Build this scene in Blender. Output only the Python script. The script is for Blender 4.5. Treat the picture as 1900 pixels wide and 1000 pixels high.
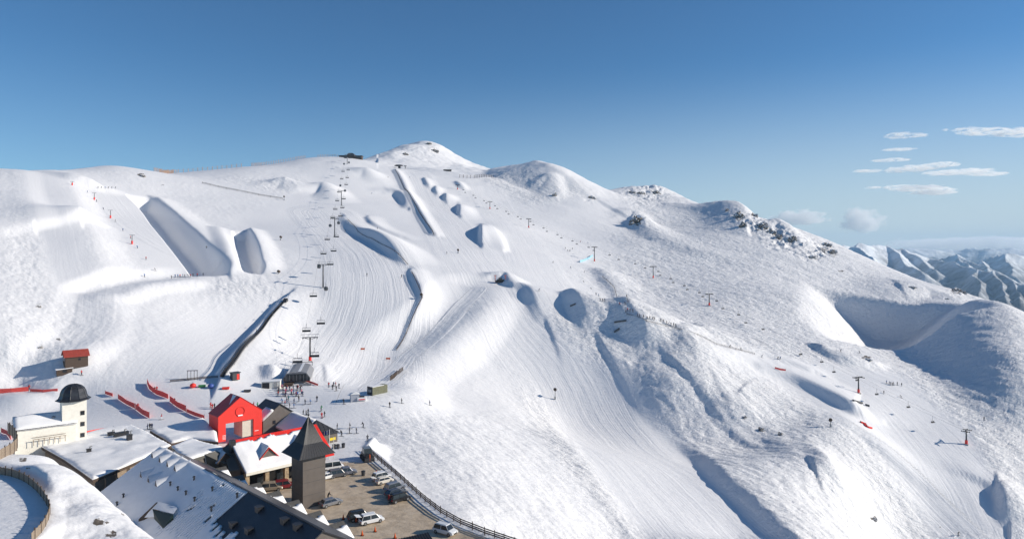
import bpy, bmesh, math, random
import numpy as np
from mathutils import Vector, Matrix
random.seed(7); RNG = np.random.default_rng(11)
for o in list(bpy.data.objects): bpy.data.objects.remove(o)
S = bpy.context.scene
COL = S.collection

# ---------------------------------------------------------------- camera, sky, sun, exposure
FOC, CX, HY = 1300.0, 950.0, 460.0          # focal length and horizon in units of a 1900 wide frame
cam = bpy.data.cameras.new('camera'); co = bpy.data.objects.new('camera', cam); COL.objects.link(co)
cam.sensor_width = 36; cam.lens = 36*FOC/1900; cam.clip_start = 1; cam.clip_end = 80000
co.location = (0, 0, 0); co.rotation_euler = (math.radians(90), 0, 0)
cam.shift_y = -40/1900
S.camera = co
SUN_EL, SUN_AZ = math.radians(22.5), math.radians(87)   # azimuth clockwise from +Y
w = bpy.data.worlds.new('World'); S.world = w; w.use_nodes = True
nt = w.node_tree; bg = nt.nodes['Background']
sky = nt.nodes.new('ShaderNodeTexSky'); sky.sky_type = 'NISHITA'; sky.sun_disc = False
sky.sun_elevation = SUN_EL; sky.sun_rotation = SUN_AZ; sky.altitude = 1800
sky.air_density = 1.0; sky.dust_density = 0.2; sky.ozone_density = 1.6
tc = nt.nodes.new('ShaderNodeTexCoord'); sx = nt.nodes.new('ShaderNodeSeparateXYZ'); nt.links.new(tc.outputs['Generated'], sx.inputs[0])
def _n(t, **k):
    x = nt.nodes.new('ShaderNode'+t)
    for a_, v_ in k.items(): setattr(x, a_, v_)
    return x
mr = _n('MapRange', interpolation_type='SMOOTHSTEP'); mr.inputs[1].default_value = -0.03; mr.inputs[2].default_value = 0.26; mr.inputs[3].default_value = 1.0; mr.inputs[4].default_value = 0.0
nt.links.new(sx.outputs[2], mr.inputs[0])
m2 = _n('MapRange', interpolation_type='SMOOTHSTEP'); m2.inputs[1].default_value = -0.45; m2.inputs[2].default_value = 0.62; m2.inputs[3].default_value = 0.26; m2.inputs[4].default_value = 1.0
nt.links.new(sx.outputs[0], m2.inputs[0]); mm = _n('Math', operation='MULTIPLY'); nt.links.new(mr.outputs[0], mm.inputs[0]); nt.links.new(m2.outputs[0], mm.inputs[1])
tint = _n('Mix', data_type='RGBA', blend_type='MULTIPLY'); tint.inputs[0].default_value = 1; tint.inputs[7].default_value = (0.56, 0.98, 1.28, 1); nt.links.new(sky.outputs[0], tint.inputs[6])
hz_ = _n('Mix', data_type='RGBA'); hz_.inputs[7].default_value = (6.8, 7.9, 8.6, 1)   # pale air towards the horizon
nt.links.new(mm.outputs[0], hz_.inputs[0]); nt.links.new(tint.outputs[2], hz_.inputs[6]); nt.links.new(hz_.outputs[2], bg.inputs[0]); bg.inputs[1].default_value = 0.070
sl = bpy.data.lights.new('sun', 'SUN'); sl.energy = 4.5; sl.angle = math.radians(0.55); sl.color = (1, 0.915, 0.80)
so = bpy.data.objects.new('sun', sl); COL.objects.link(so)
sd = Vector((math.sin(SUN_AZ)*math.cos(SUN_EL), math.cos(SUN_AZ)*math.cos(SUN_EL), math.sin(SUN_EL)))
so.rotation_euler = sd.to_track_quat('Z', 'Y').to_euler()
S.view_settings.view_transform = 'Standard'; S.view_settings.look = 'None'
S.view_settings.exposure = 0.24; S.view_settings.gamma = 1

# ---------------------------------------------------------------- noise in numpy
_perm = RNG.permutation(4096).astype(np.int32)
_ga = (np.arange(4096)*(2*math.pi/4096)).astype(np.float32); _gc = np.cos(_ga)[_perm]; _gs = np.sin(_ga)[_perm]
def vnoise(x, y):
    x, y = np.broadcast_arrays(x, y); sh = x.shape; x = x.reshape(-1); y = y.reshape(-1); out = np.empty(x.shape, np.float32)
    for i in range(0, len(x), 32768):
        a = x[i:i+32768]; b = y[i:i+32768]; fx = np.floor(a); fy = np.floor(b)
        xf = (a-fx).astype(np.float32); yf = (b-fy).astype(np.float32); xi = fx.astype(np.int32); yi = fy.astype(np.int32)
        p0 = _perm[xi & 4095]; p1 = _perm[(xi+1) & 4095]; y1 = yi+1
        k00 = (p0+yi) & 4095; k10 = (p1+yi) & 4095; k01 = (p0+y1) & 4095; k11 = (p1+y1) & 4095
        u = xf*xf*(3-2*xf); v = yf*yf*(3-2*yf); xm = xf-1; ym = yf-1
        n00 = _gc[k00]*xf+_gs[k00]*yf; n10 = _gc[k10]*xm+_gs[k10]*yf; n01 = _gc[k01]*xf+_gs[k01]*ym; n11 = _gc[k11]*xm+_gs[k11]*ym
        e = n00+u*(n10-n00); f = n01+u*(n11-n01); out[i:i+32768] = (e+v*(f-e))*1.5
    return out.reshape(sh)
def fbm(x, y, oct=4, lac=2.03, gain=0.5):
    s = 0; a = 1
    for k in range(oct):
        s = s+a*vnoise(x+17.3*k, y-9.1*k); x = x*lac; y = y*lac; a *= gain
    return s
def sstep(a, b, x):
    t = np.clip((x-a)/(b-a), 0, 1); return t*t*(3-2*t)

# ---------------------------------------------------------------- terrain: control points (bearing, drop below the horizon, distance)
# triples are estimated points: bearing px, dip py, distance Y mostly fitted to slope brightness
CP = [
 (-300,740,215), (-300,640,220), (-300,520,288), (-300,420,371), (-300,330,522), (-150,720,225), (-150,640,234), (-150,540,272),
 (-150,430,349), (-150,318,520), (0,725,235), (0,640,245), (0,560,279), (0,480,329), (0,425,372), (0,372,433),
 (0,314,557), (130,722,238), (130,655,250), (100,600,274), (120,540,316), (110,470,361), (100,418,405), (90,370,488),
 (100,316,630), (200,307,705), (200,345,601), (205,400,488), (250,450,408), (280,512,360), (190,545,323), (180,600,284),
 (240,600,292), (220,690,247), (290,322,771), (330,370,616), (400,505,388), (330,517,366), (300,560,331), (330,600,310),
 (300,690,250), (400,600,327), (480,560,362), (400,695,251), (450,310,849), (450,365,668), (430,412,565), (480,510,395),
 (440,705,252), (560,295,947), (560,350,767), (560,405,619), (560,460,483), (560,520,398), (560,600,353), (555,700,258),
 (650,292,986), (650,330,847), (650,380,698), (650,440,543), (650,500,429), (650,570,373), (650,640,340), (650,710,252),
 (740,312,1014), (750,370,803), (760,430,610), (750,500,441), (770,580,373), (740,650,340), (710,705,258), (795,263,1307),
 (700,284,1137), (750,272,1229), (860,298,1258), (920,323,1210), (830,318,1020), (870,331,1051), (800,298,1145), (850,350,894),
 (850,400,740), (850,450,592), (850,520,436), (850,600,374), (850,680,339), (850,752,286), (850,850,196), (850,950,162),
 (850,1050,136), (740,752,238), (650,760,228), (560,770,222), (450,780,215), (300,780,215), (150,790,210), (0,800,205),
 (-200,800,205), (720,800,210), (740,880,182), (760,960,160), (975,313,1154), (900,331,1001), (930,370,886), (950,420,718),
 (950,470,576), (930,520,457), (950,600,387), (950,680,352), (950,757,306), (950,850,216), (950,950,174), (950,1050,146),
 (1050,336,1101), (1050,380,891), (1050,440,750), (1050,500,564), (1050,560,432), (1050,620,382), (1050,700,352), (1030,745,336),
 (1050,790,317), (1050,846,243), (1050,985,176), (1050,1100,155), (1100,356,1090), (1130,362,1172), (1210,355,1187), (1180,400,910),
 (1180,440,781), (1150,500,628), (1150,550,510), (1150,600,399), (1150,680,359), (1150,760,333), (1150,850,262), (1150,1000,190),
 (1250,363,1186), (1300,382,1127), (1250,420,871), (1250,480,696), (1250,540,547), (1250,600,436), (1250,650,377), (1250,720,344),
 (1250,820,308), (1250,900,242), (1280,1000,195), (1360,394,968), (1350,440,790), (1350,500,664), (1350,560,513), (1350,620,421),
 (1350,680,372), (1350,760,331), (1350,850,295), (1380,1000,208), (1450,416,902), (1450,470,735), (1450,530,611), (1450,600,481),
 (1450,650,409), (1450,720,359), (1450,800,322), (1450,900,252), (1450,1000,207), (1545,451,875), (1550,500,712), (1550,560,549),
 (1550,640,444), (1550,700,385), (1550,780,325), (1550,880,270), (1550,1000,225), (1650,497,838), (1650,540,669), (1640,600,583),
 (1640,655,465), (1660,715,385), (1650,800,338), (1650,900,295), (1650,1000,268), (1800,546,713), (1800,600,555), (1800,680,446),
 (1800,740,382), (1795,820,338), (1800,900,304), (1800,1000,275), (1900,581,659), (1900,640,482), (1900,720,397), (1900,800,353),
 (1900,900,312), (1900,1000,277), (2100,650,678), (2100,740,466), (2100,880,347), (2100,1000,295), (2400,760,655), (2400,900,435),
 (2400,1050,333), (-300,900,160), (-300,1100,115), (100,900,165), (300,900,160), (450,900,160), (600,900,160), (200,1100,115),
 (450,1100,112), (650,1100,112), (0,1250,90), (400,1250,90), (800,1250,110), (1100,1250,130), (1500,1200,165), (2000,1200,240),
 (2400,1300,240), (0,1900,50), (700,1900,50), (1300,1900,90), (2000,1800,110),
]
RIDGE = [(-300,330,522), (-150,318,520), (0,314,557), (100,316,630), (200,307,705), (290,322,771), (450,310,849), (560,295,947), (650,292,986), (700,284,1137), (750,272,1229), (795,263,1307), (860,298,1258), (920,323,1210), (975,313,1154), (1050,336,1101), (1100,356,1090), (1210,355,1187), (1300,382,1127), (1360,394,968), (1450,416,902), (1545,451,875), (1650,497,838), (1800,546,713), (1900,581,659), (2100,650,678), (2400,760,655)]
for (a, b, Y) in RIDGE:
    CP.append((a, b+22, Y*1.16)); CP.append((a, b+150, Y*1.6)); CP.append((a, b+190, Y*2.2)); CP.append((a, b+150, Y*3.0))
CPa = np.array(CP, float)
SC = 1.0
def feat_xy(px, Y): return np.stack([px/FOC*SC, np.log(Y)], -1)
P = feat_xy(CPa[:, 0], CPa[:, 2]); V = CPa[:, 1]
def kern(r2): return np.where(r2 > 0, 0.5*r2*np.log(r2+1e-12), 0)
n = len(P)
K = kern(((P[:, None]-P[None])**2).sum(-1))+np.eye(n)*2.5e-4
Q = np.concatenate([np.ones((n, 1)), P], 1)
A = np.block([[K, Q], [Q.T, np.zeros((3, 3))]])
sol = np.linalg.solve(A, np.concatenate([V, np.zeros(3)]))
def tps(px, lY):
    q = np.stack([px.ravel()/FOC*SC, lY.ravel()], -1); out = np.empty(len(q))
    for i in range(0, len(q), 20000):
        c = q[i:i+20000]; r2 = (c[:, :1]-P[None, :, 0])**2+(c[:, 1:]-P[None, :, 1])**2
        out[i:i+20000] = kern(r2)@sol[:n]+sol[n]+c@sol[n+1:]
    return out.reshape(px.shape)
GX = np.linspace(-340, 2240, 1500); GY = np.linspace(math.log(48), math.log(2900), 1300)
cx = np.linspace(-340, 2240, 200); cy = np.linspace(math.log(48), math.log(2900), 200)
coarse = tps(*np.meshgrid(cx, cy, indexing='ij'))
def up(M, o, n_, axis):            # cubic (Catmull-Rom) upsampling along one axis
    M = np.moveaxis(M, axis, 0); t = (n_-o[0])/(o[1]-o[0]); i = np.clip(np.floor(t).astype(int), 0, len(o)-2); f = (t-i)
    f = f.reshape((-1,)+(1,)*(M.ndim-1)); L = len(o)-1
    p0, p1, p2, p3 = M[np.maximum(i-1, 0)], M[i], M[i+1], M[np.minimum(i+2, L)]
    r = p1+0.5*f*(p2-p0+f*(2*p0-5*p1+4*p2-p3+f*(3*(p1-p2)+p3-p0)))
    return np.moveaxis(r, 0, axis)
PY = up(up(coarse, cx, GX, 0), cy, GY, 1)
PXg, LY = np.meshgrid(GX, GY, indexing='ij'); YY = np.exp(LY)
XX = (PXg-CX)/FOC*YY
ZZ = np.ascontiguousarray(-(PY-HY)/FOC*YY); XX = np.ascontiguousarray(XX); YY = np.ascontiguousarray(YY)
XF, YF = XX.reshape(-1), YY.reshape(-1)
def hitZ(Z, px, py):                # nearest point of the surface seen at bearing px, dip py
    t = (px-GX[0])/(GX[1]-GX[0]); i = int(np.clip(math.floor(t), 0, len(GX)-2)); f = t-i
    z = Z[i]*(1-f)+Z[i+1]*f; yy = np.exp(GY); p = HY-z*FOC/yy
    k = np.nonzero((p[:-1] > py) & (p[1:] <= py))[0]
    if len(k) == 0:
        q_ = np.where(yy < 1700, p, 1e9); k = int(np.argmin(q_)); Y = yy[k]*.995     # above the skyline: stand on the crest
        return np.array([(px-CX)/FOC*Y, Y, z[k]])
    k = k[0]; g = (p[k]-py)/(p[k]-p[k+1]); Y = yy[k]*(1-g)+yy[k+1]*g
    return np.array([(px-CX)/FOC*Y, Y, -(py-HY)/FOC*Y])
def dens(pts, k=4):                  # smooth a polyline
    pts = [np.array(p, float) for p in pts]
    if len(pts) < 3: return pts
    o = []
    for i in range(len(pts)-1):
        p0, p1, p2, p3 = pts[max(i-1, 0)], pts[i], pts[i+1], pts[min(i+2, len(pts)-1)]
        for j in range(k):
            f = j/k; o.append(p1+0.5*f*(p2-p0+f*(2*p0-5*p1+4*p2-p3+f*(3*(p1-p2)+p3-p0))))
    return o+[pts[-1]]
def near(poly, R):                   # signed distance (left positive), running value index
    X0 = min(p[0] for p in poly)-R; X1 = max(p[0] for p in poly)+R; Y0 = min(p[1] for p in poly)-R; Y1 = max(p[1] for p in poly)+R
    j0, j1 = np.searchsorted(np.exp(GY), [Y0, Y1]); j0 = max(j0, 0); j1 = min(j1+1, len(GY))
    if Y0 > 0: lo = min(X0/Y0, X0/Y1); hi = max(X1/Y0, X1/Y1)
    else: lo, hi = -9, 9
    i0, i1 = np.searchsorted(GX, [CX+FOC*lo, CX+FOC*hi]); i1 = min(i1+1, len(GX))
    m = (np.arange(i0, i1)[:, None]*len(GY)+np.arange(j0, j1)[None]).ravel()
    x = XF[m]; y = YF[m]; q_ = (x > X0) & (x < X1); m = m[q_]; x = x[q_]; y = y[q_]
    best = np.full(len(m), 1e9); sg = np.zeros(len(m)); ti = np.zeros(len(m)); ov = np.zeros(len(m))
    for i in range(len(poly)-1):
        a = poly[i][:2]; d = poly[i+1][:2]-a; L2 = (d**2).sum()+1e-9
        t = ((x-a[0])*d[0]+(y-a[1])*d[1])/L2; tc = np.clip(t, 0, 1)
        dx = x-a[0]-tc*d[0]; dy = y-a[1]-tc*d[1]; r = np.hypot(dx, dy)
        s = np.sign(d[0]*(y-a[1])-d[1]*(x-a[0])); u = r < best
        best = np.where(u, r, best); sg = np.where(u, s, sg); ti = np.where(u, i+tc, ti)
    return m, best, sg, ti
def add(m, dz): ZZ.reshape(-1)[m] += dz
def prof(kind, q):
    q = np.clip(q, 0, 1)
    if kind == 's': return 1-q*q*(3-2*q)
    if kind == 'l': return 1-q
    if kind == 'c': return (1-q)**2
    if kind == 'r': return np.sqrt(np.clip(1-q*q, 0, 1))
BASE = ZZ.copy()
def ridge(pts, wl, wr, kl='s', kr='s', jit=0):
    """pts (px,py,h) along a crest drawn from far/left to near/right; side R is +X side of the downhill run"""
    hp = dens([np.array([*hitZ(BASE, p[0], p[1]), p[2]]) for p in pts])
    R = max(wl, wr)+2; m, r, s, t = near(hp, R)
    h = np.interp(t, range(len(hp)), [p[3] for p in hp])
    # running towards the camera the +X side is on the left of the direction (s > 0)
    if jit: r = r+jit*vnoise(XF[m]/9, YF[m]/9)
    v = np.where(s > 0, prof(kr, r/wr), prof(kl, r/wl))
    add(m, h*v)
def trench(pts, width, depth, wallL, wallR):
    hp = dens([hitZ(BASE, p[0], p[1]) for p in pts]); m, r, s, t = near(hp, width)
    e = np.minimum(np.clip(t/0.4, 0, 1), np.clip((len(hp)-1-t)/0.6, 0, 1))
    hw = width/2
    v = np.where(s > 0, 1-sstep(hw-wallR, hw, r), 1-sstep(hw-wallL, hw, r))
    add(m, -depth*v*e)
def level(pts, width, blend, cut=0.0):
    """grade a road: surface follows the height of its centre line"""
    hp = dens([hitZ(BASE, p[0], p[1]) for p in pts]); m, r, s, t = near(hp, width/2+blend)
    z = np.interp(t, range(len(hp)), [p[2] for p in hp])-cut
    k = 1-sstep(width/2, width/2+blend, r); f = ZZ.ravel(); f[m] = f[m]*(1-k)+z*k; ZZ[:] = f.reshape(ZZ.shape)
def smoothmask(mask, k):
    for ax in (0, 1):
        c = np.cumsum(np.pad(mask, [(k+1, k) if a == ax else (0, 0) for a in (0, 1)], 'edge'), ax)
        mask = (np.take(c, range(2*k+1, c.shape[ax]), ax)-np.take(c, range(0, c.shape[ax]-2*k-1), ax))/(2*k+1)
    return mask
def inpoly(poly, ax, ay):
    c = np.zeros(ax.shape, bool); n_ = len(poly)
    for i in range(n_):
        x1, y1 = poly[i]; x2, y2 = poly[(i+1) % n_]
        if y1 == y2: continue
        c ^= ((y1 > ay) != (y2 > ay)) & (ax < (x2-x1)*(ay-y1)/(y2-y1)+x1)
    return c
# ---- jumps, banks, gullies and shoulders
ridge([(892,420,1),(892,432,8),(892,442,8.5),(893,456,2.5)], 2.5, 26, 'l', 's')
ridge([(851,381,1),(852,391,6.5),(853,402,2)], 2.5, 24, 'l', 's')
ridge([(826,361,1),(826,368,5.5),(827,375,2)], 2.5, 20, 'l', 's')
ridge([(807,351,4),(808,359,3.5)], 3, 16, 'l', 's')
ridge([(787,333,3),(793,345,3.5)], 4, 14)
ridge([(848,340,3),(856,349,4)], 6, 14)
ridge([(905,420,2),(925,440,3),(935,465,2)], 14, 6)
ridge([(640,406,2),(664,431,5),(690,443,8),(715,458,8),(740,478,5),(758,493,1)], 9, 30, 's', 's')
ridge([(762,506,2),(772,525,3),(783,553,3),(765,590,3),(735,652,2.5)], 3.5, 16, 'l', 's')
ridge([(733,316,2.5),(750,345,3),(775,390,3.5),(804,436,2.5)], 3.5, 12, 'l', 's')
ridge([(718,358,2),(738,361,6),(752,374,7),(758,388,3)], 10, 26)
ridge([(683,405,2),(692,418,3),(712,428,2),(745,440,1)], 5, 18)
ridge([(497,343,2),(530,342,8),(548,352,3)], 28, 24); ridge([(568,356,3),(600,352,9),(622,370,3)], 26, 30)
ridge([(655,322,2),(680,322,7),(700,335,2)], 22, 26)
trench([(264,366),(300,400),(350,455),(398,508)], 24, 11, 1.5, 11)
ridge([(285,372,3),(340,410,3),(400,470,3),(420,500,2)], 4, 22)
trench([(448,428),(456,460),(470,506)], 13, 7, 1.5, 5)
ridge([(463,428,3),(478,455,4),(489,492,3)], 3, 14); ridge([(405,424,2),(420,460,3),(432,500,3)], 10, 9)
ridge([(110,322,2),(140,380,4),(150,414,3.5)], 40, 18); ridge([(152,418,3.5),(175,480,4),(205,540,2)], 34, 20)
ridge([(40,318,1),(50,380,2.5),(62,420,2)], 30, 14)
ridge([(0,430,1.5),(60,424,2),(120,420,2.5),(150,413,3)], 10, 40)
ridge([(120,330,2),(160,345,7),(190,352,3)], 20, 20)
ridge([(957,543,2),(985,558,2.5),(1060,572,2.5),(1130,602,3),(1185,628,3),(1230,650,3),(1290,676,1)], 12, 50, 's', 's')
ridge([(960,536,.5),(976,545,4),(990,562,4.5),(1008,592,1.5)], 7, 50, 'l', 's'); ridge([(1040,558,.5),(1062,567,6),(1080,590,7),(1102,620,2)], 9, 70, 'l', 's'); ridge([(1138,586,.5),(1160,598,7),(1186,628,8.5),(1218,662,3)], 12, 80, 'l', 's'); ridge([(1250,640,1),(1272,652,5.5),(1290,672,5),(1306,696,1)], 11, 60, 'l', 's')
ridge([(925,516,3),(940,518,4),(947,532,3)], 6, 16)
trench([(1635,570),(1645,598),(1662,625),(1690,648)], 140, 30, 66, 60)
ridge([(1690,580,4),(1730,605,14),(1790,645,18),(1850,690,20),(1920,745,14)], 50, 100)
ridge([(1100,500,1),(1125,512,4.5),(1150,545,3),(1200,590,1)], 16, 30)
ridge([(976,315,8),(990,325,25),(1020,342,28),(1060,357,20),(1095,372,7)], 74, 130, 'l', 's'); ridge([(1000,350,3),(1025,352,6),(1034,366,3)], 40, 20)
ridge([(1150,402,2),(1172,400,4),(1188,406,5),(1198,424,3)], 40, 20); ridge([(1190,420,10),(1230,445,4),(1300,470,2)], 26, 40)
ridge([(1120,358,4),(1170,356,10),(1215,356,12)], 60, 40)
ridge([(1290,386,6),(1345,394,15),(1372,402,18),(1385,424,8)], 62, 30); ridge([(1420,432,4),(1445,424,12),(1475,448,6)], 26, 30)
ridge([(1320,735,1),(1360,765,3),(1400,780,3.5),(1440,806,2.5),(1490,850,2)], 16, 40)
ridge([(1270,820,.5),(1310,855,3),(1350,895,4),(1400,940,4.5),(1470,1000,3.5),(1540,1060,3)], 8, 50)
ridge([(1185,676,1),(1222,704,4.5),(1262,736,5.5),(1305,770,2)], 26, 60)
ridge([(1700,572,2),(1760,588,8),(1830,616,11),(1900,655,11),(1980,700,6)], 58, 80)
ridge([(1415,690,2),(1470,703,3.5),(1540,738,4.5),(1585,765,5),(1625,780,1)], 6, 30)
ridge([(1845,910,2),(1860,920,5.5),(1870,948,5.5),(1872,972,2)], 6, 22, 's', 's')
ridge([(1530,655,4),(1570,672,4),(1620,680,3)], 8, 20); ridge([(1190,590,1),(1260,612,2.5),(1340,645,2.5),(1430,665,2),(1500,690,2)], 5, 16)
ridge([(1590,795,1.5),(1640,835,2.5),(1690,880,1.5)], 9, 18)
ridge([(526,561,3.2),(500,592,4),(470,628,4.2),(440,664,4.2),(414,699,3)], 3, 24, 'l', 's')
ridge([(602,674,.3),(605,686,.9),(605,702,.3)], 1.2, 5); ridge([(507,692,2.4),(510,704,2.2)], 6, 4)
ridge([(745,684,1),(738,692,2.5),(725,704,2)], 2.5, 12)
ridge([(1500,830,1),(1540,880,3),(1545,900,1)], 8, 14); ridge([(1640,560,3),(1700,545,8),(1760,560,4)], 30, 50)
level([(893,532),(870,570),(820,615),(770,650),(725,690),(690,725)], 6, 26)
level([(180,545),(172,600),(160,625),(120,650),(85,700),(60,725)], 9, 12, 0.2)
level([(330,517),(250,528),(200,545)], 7, 14)
# ---- village platform and car park
def world_on(px, py, z):
    Y = -z*FOC/(py-HY); return np.array([(px-CX)/FOC*Y, Y, z])
ZP = -53.0
pl = [world_on(*p, ZP)[:2] for p in [(684,815),(672,830),(700,850),(735,880),(780,925),(830,962),(890,985),(975,1015),(1020,1060)]]
pl += [np.array([10., 70.]), np.array([-150., 70.]), np.array([-150., 195.]), np.array([-100., 215.])]
edge = np.array(pl)
EP = [np.append(p, 0) for p in edge]+[np.append(edge[0], 0)]
ins = inpoly([tuple(p) for p in edge], XX, YY)
m, r, s, t = near(EP, 16.0)
dist = np.full(XX.shape, 99.0); dist.ravel()[m] = r
sdist = np.where(ins, -dist, dist)
k = 1-sstep(0.0, 7.0, sdist)
ZZ[:] = ZZ*(1-k)+ZP*k
lip = np.exp(-((sdist-1.6)/1.1)**2)*0.9*(XX > -58)*(YY < 195)      # snow bank pushed up along the edge
ZZ += lip
# ---- near left hillside with the hairpin road
HP = [(160,893,127),(130,870,133),(200,935,119),(250,972,113),(300,1008,108),(360,1050,103),(130,935,116),(120,1000,104),(200,1000,105),(250,1060,98),(60,862,132),(60,846,140),(100,852,140),(0,843,136),(-100,838,138),(-60,860,130),
      (20,868,126),(100,895,121)]
H = [[(a-CX)/FOC*Y, Y, -(b-HY)/FOC*Y] for a, b, Y in HP]
H += [[(a-CX)/FOC*Y, Y, z] for a, Y, z in [(160,141,-50.5),(230,133,-51.5),(300,121,-53),(380,112,-55),(110,152,-50),(60,152,-48),(0,160,-46),(-120,160,-45),
      (0,115,-41.5),(0,100,-41.5),(60,105,-41.5),(-200,120,-39),(-200,100,-40),(0,75,-42),(200,75,-45),(400,85,-51),(500,100,-58)]]
H = np.array(H); d2 = ((H[:, None, :2]-H[None, :, :2])**2).sum(-1)/900
Kh = kern(d2)+np.eye(len(H))*2e-3; Qh = np.concatenate([np.ones((len(H), 1)), H[:, :2]/30], 1)
sh = np.linalg.solve(np.block([[Kh, Qh], [Qh.T, np.zeros((3, 3))]]), np.concatenate([H[:, 2], np.zeros(3)]))
mk = np.nonzero(((XX < -35) & (YY < 175) & (YY > 48)).ravel())[0]
q = np.stack([XF[mk], YF[mk]], -1); hz = np.zeros(len(mk))
for i in range(0, len(mk), 50000):
    c = q[i:i+50000]; r2 = ((c[:, None]-H[None, :, :2])**2).sum(-1)/900
    hz[i:i+50000] = kern(r2)@sh[:len(H)]+sh[len(H)]+(c/30)@sh[len(H)+1:]
hz += 0.35*fbm(q[:, 0]/5, q[:, 1]/5, 4)*sstep(-95, -75, q[:, 0])
fz = ZZ.ravel(); hill_in = np.zeros(fz.shape); fade = sstep(-34, -44, q[:, 0])*sstep(175, 160, q[:, 1])
hz = np.where(fade > 0, np.minimum(hz, -36), -99); hz = hz*fade+(-60)*(1-fade)
up_ = hz > fz[mk]; hill_in[mk] = up_; fz[mk] = np.maximum(fz[mk], hz); ZZ[:] = fz.reshape(ZZ.shape); hill_in = hill_in.reshape(ZZ.shape)
HAIR = [world_on(*p, -41.5) for p in [(-70,875),(0,880),(40,891),(74,917),(92,948),(82,982),(58,1003),(20,1022)]]
hairp = [tuple(p[:2]) for p in dens(HAIR)]+[(-90, 85), (-130, 100), (-130, 140)]
m, r, s, t = near([np.array([*p, 0]) for p in hairp]+[np.array([*hairp[0], 0])], 5); dd = np.full(XX.shape, 99.); dd.ravel()[m] = r
dd = np.where(inpoly(hairp, XX, YY), -dd, dd); k = 1-sstep(0.2, 2.5, dd); ZZ[:] = ZZ*(1-k)+(-41.5)*k

# ---- masks: how churned the snow is (0 groomed .. 1 wind-blown), piste direction
DLT = smoothmask(smoothmask(ZZ-BASE, 1), 1); kf = sstep(200, 260, YY); ZZ[:] = BASE+DLT*kf+(ZZ-BASE)*(1-kf)
PYF = HY-ZZ*FOC/YY
rough = np.full(XX.shape, 0.2)
rough = 0.2+0.8*sstep(1030, 1190, PXg+(PYF-520)*0.5+40*fbm(XX/60, YY/60, 3))
rpoly = [
 (1.0, [(885,330),(975,312),(1060,336),(1160,370),(1220,440),(1250,520),(1300,590),(1500,660),(1640,655),(1800,640),(1900,700),(2240,800),(2240,500),(1800,545),(1545,450),(1200,350),(1110,360),(980,380)]),
 (0.9, [(1000,590),(1180,640),(1290,680),(1330,760),(1400,790),(1480,850),(1560,1000),(1470,1000),(1290,860),(1170,690)]),
 (0.4, [(0,430),(65,425),(90,520),(150,600),(100,700),(0,720)]), (0.6, [(390,515),(480,512),(520,550),(470,560),(400,550)]),
 (0.55, [(700,770),(930,765),(1010,820),(1180,1000),(950,1000),(840,940),(700,830)]),
 (0.6, [(380,330),(650,330),(640,370),(560,372),(470,350)]),
 (0.05, [(590,310),(720,300),(800,440),(890,520),(870,560),(790,600),(700,720),(590,740),(590,560),(540,470),(430,412),(520,372)]),
 (0.05, [(740,315),(840,330),(930,400),(1000,480),(1040,540),(1080,590),(1180,590),(1290,680),(1240,640),(1180,600),(1000,560),(940,550),(890,525),(800,430)]),
 (0.12, [(890,535),(950,560),(1020,630),(1160,690),(1290,850),(1470,1000),(1190,1000),(1090,860),(1000,740),(930,620)]),
 (0.03, [(40,318),(100,318),(150,415),(180,540),(140,560),(100,530),(62,420)]), (0.03, [(220,690),(330,600),(490,558),(530,560),(400,700)]),
 (0.03, [(160,350),(230,350),(400,430),(500,500),(380,515),(290,515)]), (0.1, [(1300,640),(1500,670),(1660,690),(1800,800),(1900,1000),(1740,1000),(1600,800),(1400,690)]),
 (0.03, [(0,720),(400,690),(680,715),(690,800),(600,800),(0,790)]),
]
for v, pg in rpoly: rough = np.where(inpoly(pg, PXg, PYF), v, rough)
rough = smoothmask(rough, 8)
# downhill-stretched wind ripples, moguls and drifts
def ripple(x, y, ang, lx, ly):
    c, s_ = math.cos(ang), math.sin(ang); return fbm((x*c+y*s_)/lx, (-x*s_+y*c)/ly, 3)
far = np.clip(YY/400, 0.5, 3)
ZZ += rough*(0.34*ripple(XX, YY, math.radians(-50), 8, 3.6)+0.42*ripple(XX, YY, math.radians(-35), 50, 24)*np.clip(far, 1, 2)+0.17*ripple(XX, YY, math.radians(-55), 5, 1.6)*(YY < 700))*(1-np.exp(-np.clip(sdist, 0, 99)/6))
ZZ += rough*(YY > 150)*0.55*(0.45-np.abs(ripple(XX+6*vnoise(XX/25, YY/25), YY, math.radians(-48), 20, 9)))*(1-np.exp(-np.clip(sdist, 0, 99)/25))
ZZ += 0.8*fbm(XX/90, YY/90, 3)*(YY > 220)*sstep(220, 300, YY)
far_r = sstep(850, 1150, YY); ZZ += far_r*(4.0*fbm(XX/110, YY/110, 5)*(PXg > 700)+1.0*fbm(XX/30, YY/30, 3))
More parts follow.
